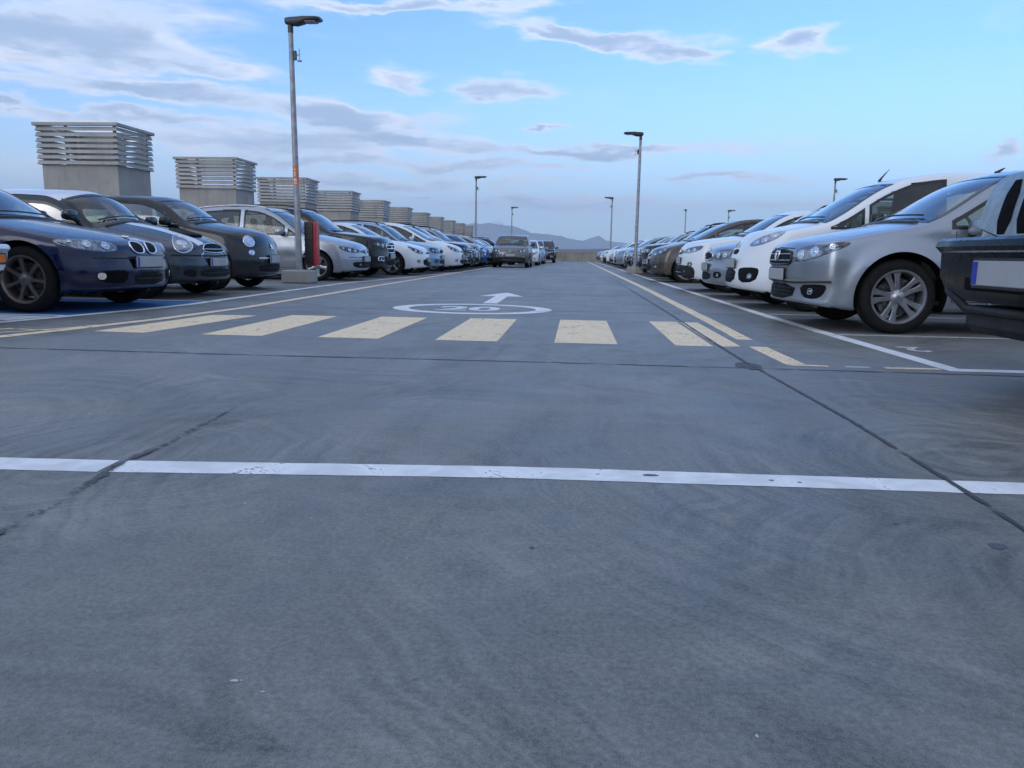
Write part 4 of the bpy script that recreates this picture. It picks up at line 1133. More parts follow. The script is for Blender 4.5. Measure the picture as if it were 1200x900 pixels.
# white lines that close the bays
ribbon('bay_line', [(2.37, 4.86), (2.31, 7.0), (2.27, 9.2), (2.27, 16), (2.28, 26), (2.28, 74)], .12, MAT['mark_white'], 1, .002)
ribbon('bay_line', [(2.31, 4.85), (7.2, 4.92)], .12, MAT['mark_white'], 2, .002)
ribbon('bay_line', [(-5.2, 5.2), (-4.86, 6.22), (-4.52, 8.0), (-4.46, 8.8), (-4.55, 12), (-4.6, 15.4), (-4.3, 19), (-3.75, 26), (-3.75, 74)], .12, MAT['mark_white'], 3, .003)
for i in range(29):
    y = 6.98+2.36*i
    ribbon('bay_line', [(2.35, y), (7.3, y)], .10, MAT['mark_white_worn'], 2 if i == 0 else 2, .002)
for i in range(28):
    y = 9.32+2.36*i
    ribbon('bay_line', [(-4.35, y), (-9.5, y)], .10, MAT['mark_white_worn'], 4, .002)
ribbon('bay_line', [(-4.78, 6.95), (-9.5, 6.95)], .10, MAT['mark_white'], 4, .002)
# blue bay
quad('blue_bay', [(-9.4, 7.0), (-4.80, 7.0), (-4.52, 9.26), (-9.4, 9.26)], MAT['mark_blue'], 1)
quad('bay_symbol', [(-5.45, 6.42), (-4.93, 6.40), (-4.84, 6.86), (-5.40, 6.90)], MAT['mark_white'], 2)
quad('bay_symbol', [(-6.6, 6.42), (-5.56, 6.42), (-5.50, 6.90), (-6.6, 6.90)], MAT['mark_white'], 2)
# fragments of the cream walkway symbol at the left
ribbon('walkway_symbol', [(-4.42, 5.40), (-4.22, 5.62), (-4.05, 5.95), (-3.98, 6.22)], .05, MAT['mark_yellow_worn'], 1, .004)
ribbon('walkway_symbol', [(-4.35, 5.75), (-4.18, 5.72), (-3.98, 5.72)], .05, MAT['mark_yellow_worn'], 3, .004)
ribbon('walkway_symbol', [(-4.62, 5.55), (-4.42, 5.80)], .07, MAT['mark_yellow_worn'], 1, .004)

# speed roundel with 20, and the arrow beyond it
V = []; F = []; n = 64
for r in (1.0, .80):
    for i in range(n):
        t = 2*pi*i/n; V.append((-1.16+.95*r*cos(t), 9.16+.84*r*sin(t), LV))
F = [(i, (i+1) % n, n+(i+1) % n, n+i) for i in range(n)]
structure(mesh_obj('speed_roundel', V, F, MAT['mark_white'], None, False))
def ground_text(txt, name, loc, sx, sy, mat, rz=0, lev=1):
    cu = bpy.data.curves.new(name, 'FONT'); cu.body = txt; cu.align_x = 'CENTER'; cu.align_y = 'CENTER'; cu.size = 1; cu.offset = .03
    tmp = bpy.data.objects.new('tmp_text', cu); COL.objects.link(tmp)
    dg = bpy.context.evaluated_depsgraph_get(); me = bpy.data.meshes.new_from_object(tmp.evaluated_get(dg))
    bpy.data.objects.remove(tmp)
    me.name = name; me.materials.clear(); me.materials.append(mat)
    o = bpy.data.objects.new(name, me); COL.objects.link(o)
    o.location = (*loc, lev*LV); o.scale = (sx, sy, 1); o.rotation_euler = (0, 0, rz)
    return structure(o)
ground_text('20', 'speed_number', (-1.20, 9.12), .74, .86, MAT['mark_white'])
ground_text('2', 'bay_number', (2.60, 5.98), .34, .42, MAT['mark_white_worn'], pi)
ax, ay = -1.06, 10.2
quad('direction_arrow', [(ax-.095, ay), (ax+.095, ay), (ax+.095, ay+1.75), (ax-.095, ay+1.75)], MAT['mark_white'])
quad('direction_arrow', [(ax-.34, ay+1.75), (ax+.34, ay+1.75), (ax+.02, ay+2.85), (ax-.02, ay+2.85)], MAT['mark_white'])

# joints, the filled crack and small spots
ribbon('deck_joint', [(-9, 4.60), (-3.66, 4.67), (-1.9, 4.66), (-.3, 4.70), (1.13, 4.69), (2.68, 4.67), (9, 4.66)], .022, MAT['sealant'], 2, .004, step=.09)
ribbon('deck_joint', [(-9, 7.9), (-3.54, 8.50), (-2.2, 8.86), (.52, 9.05), (1.15, 9.1), (6, 9.2)], .020, MAT['sealant'], 2, .003, step=.1)
ribbon('deck_joint', [(1.11, 1.2), (1.15, 1.92), (1.165, 2.4), (1.175, 3.2), (1.14, 4.69)], .017, MAT['sealant'], 3, .0016, step=.04)
ribbon('deck_joint', [(1.13, 4.69), (1.13, 5.9), (1.15, 8.0), (1.16, 9.4), (1.18, 20)], .024, MAT['sealant'], 3, .002, step=.1)
for yj in (14.6, 20.5, 26.5, 32.5): ribbon('deck_joint', [(-9, yj), (9, yj+.1)], .02, MAT['sealant'], 4, .003, step=.3)
ribbon('filled_crack', [(-1.24, 1.2), (-1.30, 1.6), (-1.31, 1.8), (-1.335, 2.02), (-1.365, 2.2), (-1.35, 2.45), (-1.37, 2.75), (-1.385, 3.05), (-1.385, 3.16)], .03, MAT['tar'], 3, .0028,
       taper=[.016, .020, .022, .024, .030, .026, .020, .028, .014, .002], step=.012)
blob('joint_patch', (1.11, 4.78), .075, .17, MAT['tar'], 4, 40, .12)
blob('deck_spot', (-.50, 1.06), .006, .004, MAT['gum'], 1)
blob('deck_spot', (-.445, 1.035), .003, .002, MAT['gum'], 1)
blob('deck_spot', (.26, 2.285), .022, .012, MAT['oil'], 2)
blob('deck_spot', (.62, 2.28), .007, .005, MAT['oil'], 2)
blob('deck_spot', (.70, 2.27), .006, .005, MAT['oil'], 2)
blob('deck_spot', (1.02, 1.80), .018, .022, MAT['oil'], 1)
blob('deck_spot', (.84, 1.93), .007, .006, MAT['oil'], 1)
blob('deck_spot', (-.07, 1.66), .006, .008, MAT['oil'], 1)
for _ in range(26): blob('deck_spot', (random.uniform(-1.6, 1.6), random.uniform(1.0, 4.4)), random.uniform(.0015, .0045), random.uniform(.0015, .0045), MAT['oil'] if random.random() < .6 else MAT['gum'], 1, 9)

# ------------------------------------------------------------------ parapets, land, mountains
MAT['parapet'] = simple('parapet_concrete', (.24, .22, .19), .8, var=.2, scale=1.5, bump=.4, bscale=20)
def weathered(name, col, rough, metal=0):
    m, t, out = nt(name); p = N(t, 'ShaderNodeBsdfPrincipled'); tc = N(t, 'ShaderNodeTexCoord'); O = tc.outputs['Object']
    oi = N(t, 'ShaderNodeObjectInfo'); ad = t.nodes.new('ShaderNodeVectorMath'); ad.operation = 'ADD'
    L(t, O, ad.inputs[0]); L(t, oi.outputs['Location'], ad.inputs[1]); O = ad.outputs[0]
    s1 = noise(t, mapping(t, O, (5, 5, .5)), 1.0, 5, .65, .3); b1 = noise(t, O, 1.3, 5, .6); f1 = noise(t, O, 30, 4, .7)
    c = mixc(t, ramp(t, b1, .3, .7), [x*.82 for x in col], [x*1.1 for x in col])
    c = mixc(t, ramp(t, s1, .50, .72, 0, .55), c, [x*.5 for x in col]); c = mixc(t, ramp(t, f1, .35, .65, .0, .25), c, [x*.7 for x in col])
    c = mixc(t, ramp(t, noise(t, mapping(t, O, (4, 4, .7), (0, 0, 0), (5, 5, 5)), 1.0, 5, .7), .62, .74, 0, .5), c, (.20, .12, .07))
    L(t, c, p.inputs['Base Color']); p.inputs['Roughness'].default_value = rough; p.inputs['Metallic'].default_value = metal
    b = N(t, 'ShaderNodeBump'); b.inputs['Strength'].default_value = .4; b.inputs['Distance'].default_value = .01; L(t, f1, b.inputs['Height']); L(t, b.outputs[0], p.inputs['Normal'])
    L(t, p.outputs[0], out.inputs['Surface']); return m
MAT['concrete'] = weathered('precast_concrete', (.36, .34, .315), .8)
MAT['concrete_plain'] = simple('precast_concrete', (.37, .335, .30), .8, var=.14, scale=2, bump=.4, bscale=40)
MAT['galv'] = simple('galvanised_steel', (.30, .31, .325), .5, metal=.45, var=.2, scale=9)
MAT['lamp_body'] = simple('lamp_body', (.040, .042, .046), .45)
MAT['louvre'] = weathered('louvre_steel', (.35, .34, .325), .55, .15)
def wall(name, x0, x1, y0, y1, label):
    m = MB(); m.box(x0, x1, y0, y1, 0, .86); 
    o = m.build(name, MAT['parapet']); tag(o, label, 'parapet wall')
    m = MB(); m.box(x0-.04, x1+.04, y0-.04, y1+.04, .86, .93, .01); m.build('coping', MAT['concrete'], o)
    return o
wall('parapet_wall', -45.7, 45.7, 75.6, 75.85, 'low tan concrete parapet wall across the far end of the deck')
wall('parapet_wall', -46, -45.8, -23.8, 77.8, 'low concrete parapet wall along the left edge of the deck')
wall('parapet_wall', 45.8, 46, -23.8, 77.8, 'low concrete parapet wall along the right edge of the deck')

def land_mat():
    m, t, out = nt('far_land'); p = N(t, 'ShaderNodeBsdfPrincipled'); tc = N(t, 'ShaderNodeTexCoord'); O = tc.outputs['Object']
    n = noise(t, O, .004, 6, .6); n2 = noise(t, O, .03, 4, .6)
    c = mixc(t, ramp(t, n, .35, .65), (.030, .045, .028), (.09, .085, .055)); c = mixc(t, ramp(t, n2, .5, .75, 0, .5), c, (.03, .04, .028))
    L(t, c, p.inputs['Base Color']); p.inputs['Roughness'].default_value = .9; L(t, p.outputs[0], out.inputs['Surface']); return m
MAT['land'] = land_mat()
MAT['rock'] = simple('mountain_rock', (.10, .10, .095), .9, var=.4, scale=.0012)
def sheet(name, X, Y, hf, mat):
    V = []; nx, ny = len(X), len(Y)
    for x in X:
        for y in Y: V.append((x, y, hf(x, y)))
    return structure(mesh_obj(name, V, [(i*ny+j, (i+1)*ny+j, (i+1)*ny+j+1, i*ny+j+1) for i in range(nx-1) for j in range(ny-1)], mat))
def fbm(x, seed, octs=6, f0=1.0):
    r = np.random.default_rng(seed); v = 0; a = 1
    for o in range(octs):
        ph = r.random(3)*6.28; f = f0*2**o
        v += a*(sin(x*f+ph[0])+.6*sin(x*f*1.37+ph[1])+.4*sin(x*f*.71+ph[2]))/2; a *= .52
    return v
sheet('ground', np.linspace(-16000, 16000, 60), np.concatenate([np.linspace(-3000, 1500, 12), np.linspace(2000, 14000, 24)]), lambda x, y: -14.0, MAT['land'])
def hills(x, y):        # wooded rise 2 to 4 km out
    t = (y-1500)/2600; env = max(0, sin(min(1, max(0, t))*pi))**.6
    return -20+env*(36+3*fbm(x/900., 3, 5)+1.5*fbm(y/500.+x/700., 5, 4)+ (17*math.exp(-((x-330)/260)**2))*max(0, min(1, (y-2200)/900)))
sheet('hills', np.linspace(-7000, 7000, 300), np.linspace(1500, 4100, 22), hills, MAT['land'])
PKX = [-9000, -6000, -4200, -3000, -2400, -1950, -1600, -1300, -1100, -850, -560, -420, -240, 0, 180, 420, 650, 850, 1100, 1500, 2200, 4000, 9000]
PKZ = [200, 330, 280, 300, 360, 380, 455, 470, 430, 385, 350, 290, 300, 262, 215, 262, 190, 205, 150, 90, 60, 30, 20]
def mountains(x, y):
    t = (y-9500)/4500.; ridge = .55+.06*fbm(x/1200., 8, 3)
    e = max(0, 1-abs(t-ridge)/.5)
    h = float(np.interp(x, PKX, PKZ))
    rr = fbm(x/120.+y/400., 9, 5); return -20+e**1.15*(h+20)+(rr*30+14*fbm(y/200.-x/300., 4, 4))*min(1, e*1.5)*min(1., h/200)
sheet('mountains', np.linspace(-9000, 9000, 360), np.linspace(9500, 14000, 46), mountains, MAT['rock'])

# ------------------------------------------------------------------ lamp posts
def make_lamp():
    r = empty('street_lamp')
    b = MB(); b.box(-.29, .29, -.25, .25, 0, .27, .02); b.build('base', MAT['concrete'], r)
    m = MB(); m.lathe([(.001, .27), (.062, .27), (.060, 1.5), (.052, 3.5), (.045, 5.12), (.001, 5.12)], 20, 'z')
    m.lathe([(.11, .270), (.11, .285), (.065, .29), (.063, .36)], 20, 'z')
    p = m.build('pole', MAT['galv'], r, True, 40)
    for a in range(4):
        t = pi/4+a*pi/2; MB().lathe([(.001, .33), (.013, .33), (.013, .285)], 8, 'z', (.09*cos(t), .09*sin(t), 0)).build('anchor_bolt', MAT['galv'], p) if False else None
    MB().box(-.055, -.035, -.02, .02, .5, .75, .004).build('service_door', MAT['galv'], p)
    m = MB(); m.lathe([(.052, 5.02), (.052, 5.22), (.001, 5.22)], 16, 'z'); p2 = m.build('spigot', MAT['lamp_body'], p, True, 40)
    # flat LED head, long side towards +x
    V = []; F = []
    prof = [(-.09, .07, .06, .055), (0, .085, .09, .07), (.14, .10, .10, .075), (.26, .13, .075, .06), (.30, .145, .05, .055), (.52, .145, .04, .05), (.60, .12, .015, .035)]
    for x, w, dn, up in prof:
        zc = 5.25+ .018*(x > .2)
        for a in range(12):
            t = 2*pi*a/12; cy = math.copysign(abs(cos(t))**.6, cos(t)); cz = math.copysign(abs(sin(t))**.7, sin(t))
            V.append((x, w*cy, zc+(up if cz > 0 else dn)*cz))
    for i in range(len(prof)-1):
        for a in range(12): F.append((i*12+a, i*12+(a+1) % 12, (i+1)*12+(a+1) % 12, (i+1)*12+a))
    F += [tuple(range(12))[::-1], tuple(6*12+a for a in range(12))]
    h = mesh_obj('lamp_head', V, F, MAT['lamp_body'], r, True, auto=40)
    MB().box(.30, .52, -.11, .11, 5.215, 5.226, .003).build('lamp_lens', MAT['lens2'], h)
    # small antenna bracket below the head
    m = MB(); m.box(.045, .10, -.03, .03, 4.50, 4.68, .008); m.tube([(.10, 0, 4.60), (.15, 0, 4.60)], .008, 6)
    s = m.build('sensor', MAT['lamp_body'], r)
    m = MB(); m.tube([(.155, 0, 4.50), (.155, 0, 4.72)], .011, 8); m.lathe([(.001, 4.475), (.045, 4.475), (.045, 4.495), (.001, 4.495)], 12, 'z', (.155, 0, 0)); m.build('antenna', MAT['pale'], s, True, 40)
    return r
MAT['lens2'] = simple('lamp_glass', (.12, .13, .14), .15, coat=1)
MAT['pale'] = simple('pale_plastic', (.42, .43, .45), .5)
MAT['sticker'] = simple('orange_sticker', (.62, .19, .07), .5)
MAT['sticker_print'] = simple('sticker_print', (.62, .60, .58), .5)
lamp0 = make_lamp()
lamp_spots = [
 (-5.44, 15.25, 0, 'tallest grey lamp post, with orange sticker, beside the red and black cabinet', 0),
 (-5.60, 45.4, 0, 'grey lamp post in the left row, second from the camera', 0),
 (-5.75, 74.6, 0, 'most distant lamp post of the left row, by the far wall', 0),
 (2.36, 28.9, pi, 'grey lamp post on a pinkish block beside the white edge line, nearest on the right', 0),
 (3.00, 60.5, pi, 'thin lamp post behind the small red car in the right row', 0),
 (14.3, 44.5, 0, 'lamp post rising over the white van, in the next row', 0),
 (14.6, 75.0, 0, 'distant lamp post above the brown people carrier', 0),
 (10.6, 97*.77, pi/2, 'distant lamp post seen end on, just right of the nearest right lamp', 0)]
for i, (x, y, rz, lab, _) in enumerate(lamp_spots):
    o = lamp0 if i == 0 else copy_tree(lamp0)
    o.name = 'street_lamp'; o.location = (x, y, 0); o.rotation_euler = (0, R(-.5) if i == 0 else 0, rz); o.scale = (1, 1, .945)
    tag(o, lab, 'lamp post', 'lamp posts on the deck')
# the sticker on the nearest post
st = MB(); V = []; F = []
for k, z in enumerate((2.02, 2.42)):
    for a in range(9):
        t = -pi*.95+pi*.9*a/8; V.append((.0595*cos(t), .0595*sin(t), z))
F = [(a, a+1, 9+a+1, 9+a) for a in range(8)]
s = mesh_obj('sticker', V, F, MAT['sticker'], lamp0, True)
pm = MB()
def onpole(x0, x1, z0, z1):
    V = []; 
    for z in (z0, z1):
        for xx in np.linspace(x0, x1, 4): V.append((xx, -sqrt(max(1e-6, .0612**2-xx*xx)), z))
    pm.add(V, [(i, i+1, i+5, i+4) for i in range(3)])
onpole(-.03, .03, 2.055, 2.075); onpole(-.03, .03, 2.10, 2.16); onpole(-.012, .012, 2.20, 2.30); onpole(-.03, .03, 2.33, 2.35)
pm.build('sticker_print', MAT['sticker_print'], s, True)

# red and black cabinet strapped to the nearest post
MAT['red_metal'] = simple('red_cabinet_paint', (.42, .018, .020), .42, coat=.3)
cab = empty('equipment_cabinet', (-5.28, 15.42, .36)); tag(cab, 'black ribbed cabinet with a red side fixed to the lamp post', 'cabinet')
m = MB(); m.box(-.10, .14, 0, .22, 0, .86, .012); m.build('housing', MAT['red_metal'], cab)
m = MB(); m.box(-.092, .075, -.03, -.001, .01, .85, .006)
for k in range(7): m.box(-.098, .080, -.042, -.028, .02+k*.12, .035+k*.12, .003)
m.build('ribbed_panel', MAT['trim'], cab)
m = MB()
for z in (.15, .70): m.box(-.20, -.091, .04, .09, z, z+.04)
m.build('bracket', MAT['galv'], cab)
m = MB(); m.box(-.04, .12, .04, .10, -.03, -.001, .01); m.tube([(-.02, .05, -.09), (-.02, .05, -.36)], .012, 6); m.tube([(.12, .05, -.09), (.12, .05, -.36)], .012, 6)
m.build('stand', MAT['galv'], cab)

# ------------------------------------------------------------------ ventilation towers behind the left row
def make_tower(k):
    r = empty('ventilation_tower')
    # origin: centre of the base; 2.2 wide (x), 1.8 deep (y)
    hx, hy = 1.08, .84
    m = MB(); m.box(-hx+.07, hx-.07, -hy+.07, hy-.07, 0, 2.70, .012); m.build('base', MAT['concrete'], r)
    m = MB()
    n = 7; z0 = 2.70; ph = .138
    for i in range(n):
        z = z0+i*ph
        # sloping Z-section blades on the four sides, mitred at the corners
        ring = []
        for (o, zz) in ((.014, z+.0), (.004, z+.008), (-.020, z+.085), (-.012, z+.094)):
            ring.append([(-hx-o, -hy-o, zz), (hx+o, -hy-o, zz), (hx+o, hy+o, zz), (-hx-o, hy+o, zz)])
        V = [p for q in ring for p in q]; F = []
        for a in range(3):
            for b in range(4): F.append((a*4+b, a*4+(b+1) % 4, (a+1)*4+(b+1) % 4, (a+1)*4+b))
        m.add(V, F)
        V2 = [(x*.985, y*.985, zz+.004) for x, y, zz in V]; m.add(V2, [f[::-1] for f in F])
    m.build('louvre', MAT['louvre'], r)
    for px, py in [(sx*(hx-.125), sy*(hy-.125)) for sx in (-1, 1) for sy in (-1, 1)]+[(.33, hy-.13), (-.34, -hy+.13)]:
        MB().box(px-.03, px+.03, py-.03, py+.03, z0, z0+n*ph).build('post', MAT['louvre'], r)
    m = MB(); T = z0+n*ph
    for a, b in (((-hx-.05, hx+.05), (-hy-.05, -hy+.05)), ((-hx-.05, hx+.05), (hy-.05, hy+.05)), ((-hx-.05, -hx+.05), (-hy+.052, hy-.052)), ((hx-.05, hx+.05), (-hy+.052, hy-.052))):
        m.box(a[0], a[1], b[0], b[1], T-.02, T+.06, .008)
    m.build('top_rail', MAT['louvre'], r)
    return r
tw0 = make_tower(0)
TWL = ['louvred steel and concrete ventilation tower nearest the camera, behind the navy saloon', 'second louvred ventilation tower from the left, over the dark grey city car',
       'third louvred ventilation tower from the left, partly behind the tall lamp post', 'fourth louvred ventilation tower from the left, just right of the tall lamp post', 'fifth ventilation tower from the left in the shrinking line',
       'sixth ventilation tower from the left in the shrinking line', 'seventh ventilation tower from the left in the shrinking line', 'eighth ventilation tower from the left in the shrinking line',
       'ninth ventilation tower from the left in the shrinking line', 'tenth ventilation tower from the left, small in the distance', 'eleventh ventilation tower, the smallest and farthest of the line']
TX = -11.5-1.08; TY = 19.3
for i in range(11):
    o = tw0 if i == 0 else copy_tree(tw0)
    o.name = 'ventilation_tower'; o.location = (TX, TY+.84+7.0*i, 0)
    tag(o, TWL[i], 'ventilation tower', 'ventilation towers behind the left row')

# ------------------------------------------------------------------ the cars
GL, GR, GA = 'cars parked in the left row', 'cars parked in the right row', 'cars standing in the aisle'
place('jeep', 'R', 2.18, 3.76, 'black', 'black off-roader with a slotted grille and heavy bumper, cut by the right edge', GR)
place('dacia', 'R', 2.08, 8.02, 'silver', 'silver hatchback with five-spoke wheels and a black grille, nearest complete car on the right', GR)
place('van', 'R', 2.16, 10.75, 'white', 'tall white small van with a sloping windscreen beside the silver hatchback', GR, 'van')
place('roomy', 'R', 2.22, 13.1, 'silver', 'silver family hatchback with chrome-edged grille between the white van and the white crossover', GR)
place('cross', 'R', 2.12, 15.6, 'white', 'white crossover with a black lower bumper, fourth complete car on the right', GR)
place('mpv', 'R', 2.0, 20.7, 'brown', 'brown people carrier with large pale headlights behind an empty bay on the right', GR, 'people carrier')
place('saloon', 'L', -4.52, 8.05, 'navy blue', 'navy blue saloon with twin kidney grilles on the blue painted bay', GL)
place('mini', 'L', -4.84, 10.35, 'slate grey', 'slate grey small hatchback with white roof, round headlights and white bonnet stripes', GL)
place('city', 'L', -4.90, 12.55, 'dark grey', 'dark grey rounded city car with round headlights and chrome strips', GL)
place('tall', 'L', -4.58, 17.2, 'pale silver', 'silver tall hatchback with roof rails behind the nearest lamp post', GL)
place('suv', 'L', -4.55, 19.6, 'black', 'black SUV with a chrome grille beside the silver tall hatchback', GL, 'SUV')
place('coupe', 'L', -4.05, 22.0, 'white', 'white hatchback with swept headlights beside the black SUV', GL)
place('roomy', 'L', -4.05, 24.4, 'light blue', 'light blue hatchback between two white cars in the left row', GL)
place('mpv', 'L', -3.72, 26.8, 'white', 'white people carrier in the left row, last large one before the dark cars', GL, 'people carrier')
# near white off-roader whose bumper corner just enters the picture
NEARW = o = place('jeep', 'L', -5.03, 5.84, 'white', 'white off-roader cut by the left edge, showing an orange bumper lamp', GL, scale=.85)
FAR_L = [('suv', 'black'), ('coupe', 'dark grey'), ('suv', 'silver'), ('city', 'blue'), ('saloon', 'grey'), ('coupe', 'maroon'), ('mpv', 'silver'), ('roomy', 'black'), ('cross', 'white'), ('tall', 'dark grey'),
         ('coupe', 'silver'), ('saloon', 'white'), ('suv', 'navy blue'), ('city', 'white'), ('roomy', 'grey'), ('mpv', 'blue'), ('cross', 'black'), ('coupe', 'white'), ('tall', 'silver')]
FAR_R = [('coupe', 'white'), ('suv', 'black'), ('saloon', 'black'), ('roomy', 'silver'), ('saloon', 'dark grey'), ('cross', 'pale silver'), ('coupe', 'light blue'), ('mpv', 'silver'), ('city', 'white'), ('roomy', 'blue'),
         ('coupe', 'silver'), ('tall', 'white'), ('saloon', 'grey'), ('cross', 'white'), ('suv', 'silver'), ('roomy', 'white'), ('city', 'red'), ('coupe', 'white'), ('mpv', 'grey'), ('cross', 'silver'), ('saloon', 'white')]
ORD = ['first', 'second', 'third', 'fourth', 'fifth', 'sixth', 'seventh', 'eighth', 'ninth', 'tenth', 'eleventh', 'twelfth', 'thirteenth', 'fourteenth', 'fifteenth', 'sixteenth', 'seventeenth', 'eighteenth', 'nineteenth', 'twentieth', 'twenty-first']
NOUN = {'saloon': 'saloon', 'mini': 'small hatchback', 'city': 'city car', 'tall': 'tall hatchback', 'suv': 'SUV', 'coupe': 'hatchback', 'mpv': 'people carrier', 'roomy': 'family hatchback', 'cross': 'crossover'}
for i, (k, col) in enumerate(FAR_L):
    place(k, 'L', -3.80+random.uniform(-.18, .12), 29.2+2.37*i+random.uniform(-.08, .08), col, f'{col} {NOUN[k]}, {ORD[i]} car beyond the white people carrier in the left row', GL, yaw=random.uniform(-2.5, 2.5), scale=random.uniform(.965, 1.03))
for i, (k, col) in enumerate(FAR_R):
    lab = f'{col} {NOUN[k]}, {ORD[i]} car beyond the brown people carrier in the right row'
    if col == 'red': lab = 'small bright red city car far down the right row by the thin lamp post'
    place(k, 'R', 2.38+random.uniform(-.18, .28), 23.2+2.42*i+random.uniform(-.08, .08), col, lab, GR, yaw=random.uniform(-2.5, 2.5), scale=random.uniform(.965, 1.03))
# cars that stand in the aisle, facing the camera
place('cross', 'A', 36.2, -2.86, 'grey', 'grey crossover standing in the aisle, facing the camera, first of its file', GA)
place('coupe', 'A', 43.5, -2.72, 'white', 'white hatchback right behind the grey crossover in the aisle', GA)
place('tall', 'A', 50.5, -2.62, 'light blue', 'pale blue tall hatchback in the aisle file, second behind the grey crossover', GA)
place('suv', 'A', 58.5, -2.15, 'black', 'black SUV at the rear of the file in the aisle', GA, 'SUV')
# second row on the right, only a maroon carrier with a roof box shows
o = place('mpv', 'L', 12.6, 27.0, 'maroon', 'maroon people carrier with a roof box behind the right row', 'cars in the second row on the right', 'people carrier', scale=1.04)
for k, v in CARS.items():
    if k not in used:
        for ch in list(v.root.children_recursive): bpy.data.objects.remove(ch)
        bpy.data.objects.remove(v.root)
for o_, f_, t_ in LATER: repaint(o_, f_, t_)
for ch in NEARW.children:
    if ch.name.startswith('bumper'):
        ch.material_slots[0].link = 'OBJECT'; ch.material_slots[0].material = PAINT['white']
        xx = 4.35/2+.12+.056
        m = MB(); m.box(xx-.03, xx+.006, .50, .64, .59, .68, .01); il = m.build('indicator', MAT['amber'], ch)
        m = MB(); m.box(xx-.04, xx+.001, .485, .655, .575, .695, .008); m.build('lamp_surround', MAT['trim'], il)
m = MB(); m.box(-.6, .7, -.38, .38, 1.70, 2.0, .10); m.build('roof_box', MAT['trim'], o, True, 40)

# ------------------------------------------------------------------ air
hz = MB(); hz.box(-17000, 17000, -4000, 15000, -40, 900)
HZ, t, out = nt('air')
pv = N(t, 'ShaderNodeVolumePrincipled'); pv.inputs['Color'].default_value = (.76, .87, 1.0, 1); pv.inputs['Density'].default_value = HAZE = 1.2e-4
pv.inputs['Anisotropy'].default_value = .2
L(t, pv.outputs[0], out.inputs['Volume'])
ho = hz.build('haze', HZ); ho['kind'] = 'stuff'; ho['label'] = 'pale blue haze over the distant land'

# ------------------------------------------------------------------ sky, sun, camera
SUN_AZ, SUN_EL = 212., 13.0      # degrees clockwise from +y
w = bpy.data.worlds.new('World'); scene.world = w; w.use_nodes = True
t = w.node_tree; t.nodes.clear(); out = t.nodes.new('ShaderNodeOutputWorld'); bg = t.nodes.new('ShaderNodeBackground')
sky = t.nodes.new('ShaderNodeTexSky'); sky.sky_type = 'NISHITA'; sky.sun_disc = False
sky.sun_elevation = R(SUN_EL); sky.sun_rotation = R(SUN_AZ); sky.air_density = 1.0; sky.dust_density = .6; sky.ozone_density = 1.6
tc = t.nodes.new('ShaderNodeTexCoord'); G_ = tc.outputs['Generated']
sx = t.nodes.new('ShaderNodeSeparateXYZ'); L(t, G_, sx.inputs[0])
az = M(t, 'ARCTAN2', sx.outputs[0], sx.outputs[1]); el = M(t, 'ARCSINE', sx.outputs[2])
AZ0 = M(t, 'MULTIPLY', az, 57.2958); EL0 = EL = M(t, 'MULTIPLY', el, 57.2958)
AZ = AZ0
# noise on a flat cloud layer seen in perspective
k = M(t, 'MAXIMUM', M(t, 'ADD', sx.outputs[2], .06), .02)
px = M(t, 'DIVIDE', sx.outputs[0], k); py = M(t, 'DIVIDE', sx.outputs[1], k)
cv = t.nodes.new('ShaderNodeCombineXYZ'); L(t, px, cv.inputs[0]); L(t, py, cv.inputs[1])
n_big = noise(t, mapping(t, cv.outputs[0], (.9, .55, 1), (0, 0, .5)), 1.1, 7, .58, .5)
n_fine = noise(t, mapping(t, cv.outputs[0], (1.0, .8, 1), (0, 0, .2)), 3.2, 7, .62, .6)
ca = t.nodes.new('ShaderNodeCombineXYZ'); L(t, M(t, 'MULTIPLY', AZ, .10), ca.inputs[0]); L(t, M(t, 'MULTIPLY', EL, .42), ca.inputs[1])
n_str = noise(t, ca.outputs[0], 1.0, 7, .6, .8)
cw1 = t.nodes.new('ShaderNodeCombineXYZ'); L(t, M(t, 'MULTIPLY', AZ0, .16), cw1.inputs[0]); L(t, M(t, 'MULTIPLY', EL0, .5), cw1.inputs[1])
w1 = noise(t, cw1.outputs[0], 1.0, 5, .6); w2 = noise(t, mapping(t, cw1.outputs[0], (1, 1, 1), (0, 0, 0), (9, 4, 0)), 1.0, 6, .62)
AZ = M(t, 'ADD', AZ0, M(t, 'MULTIPLY', M(t, 'SUBTRACT', w1, .5), 11)); EL = M(t, 'ADD', EL0, M(t, 'MULTIPLY', M(t, 'SUBTRACT', w2, .5), 3.2))
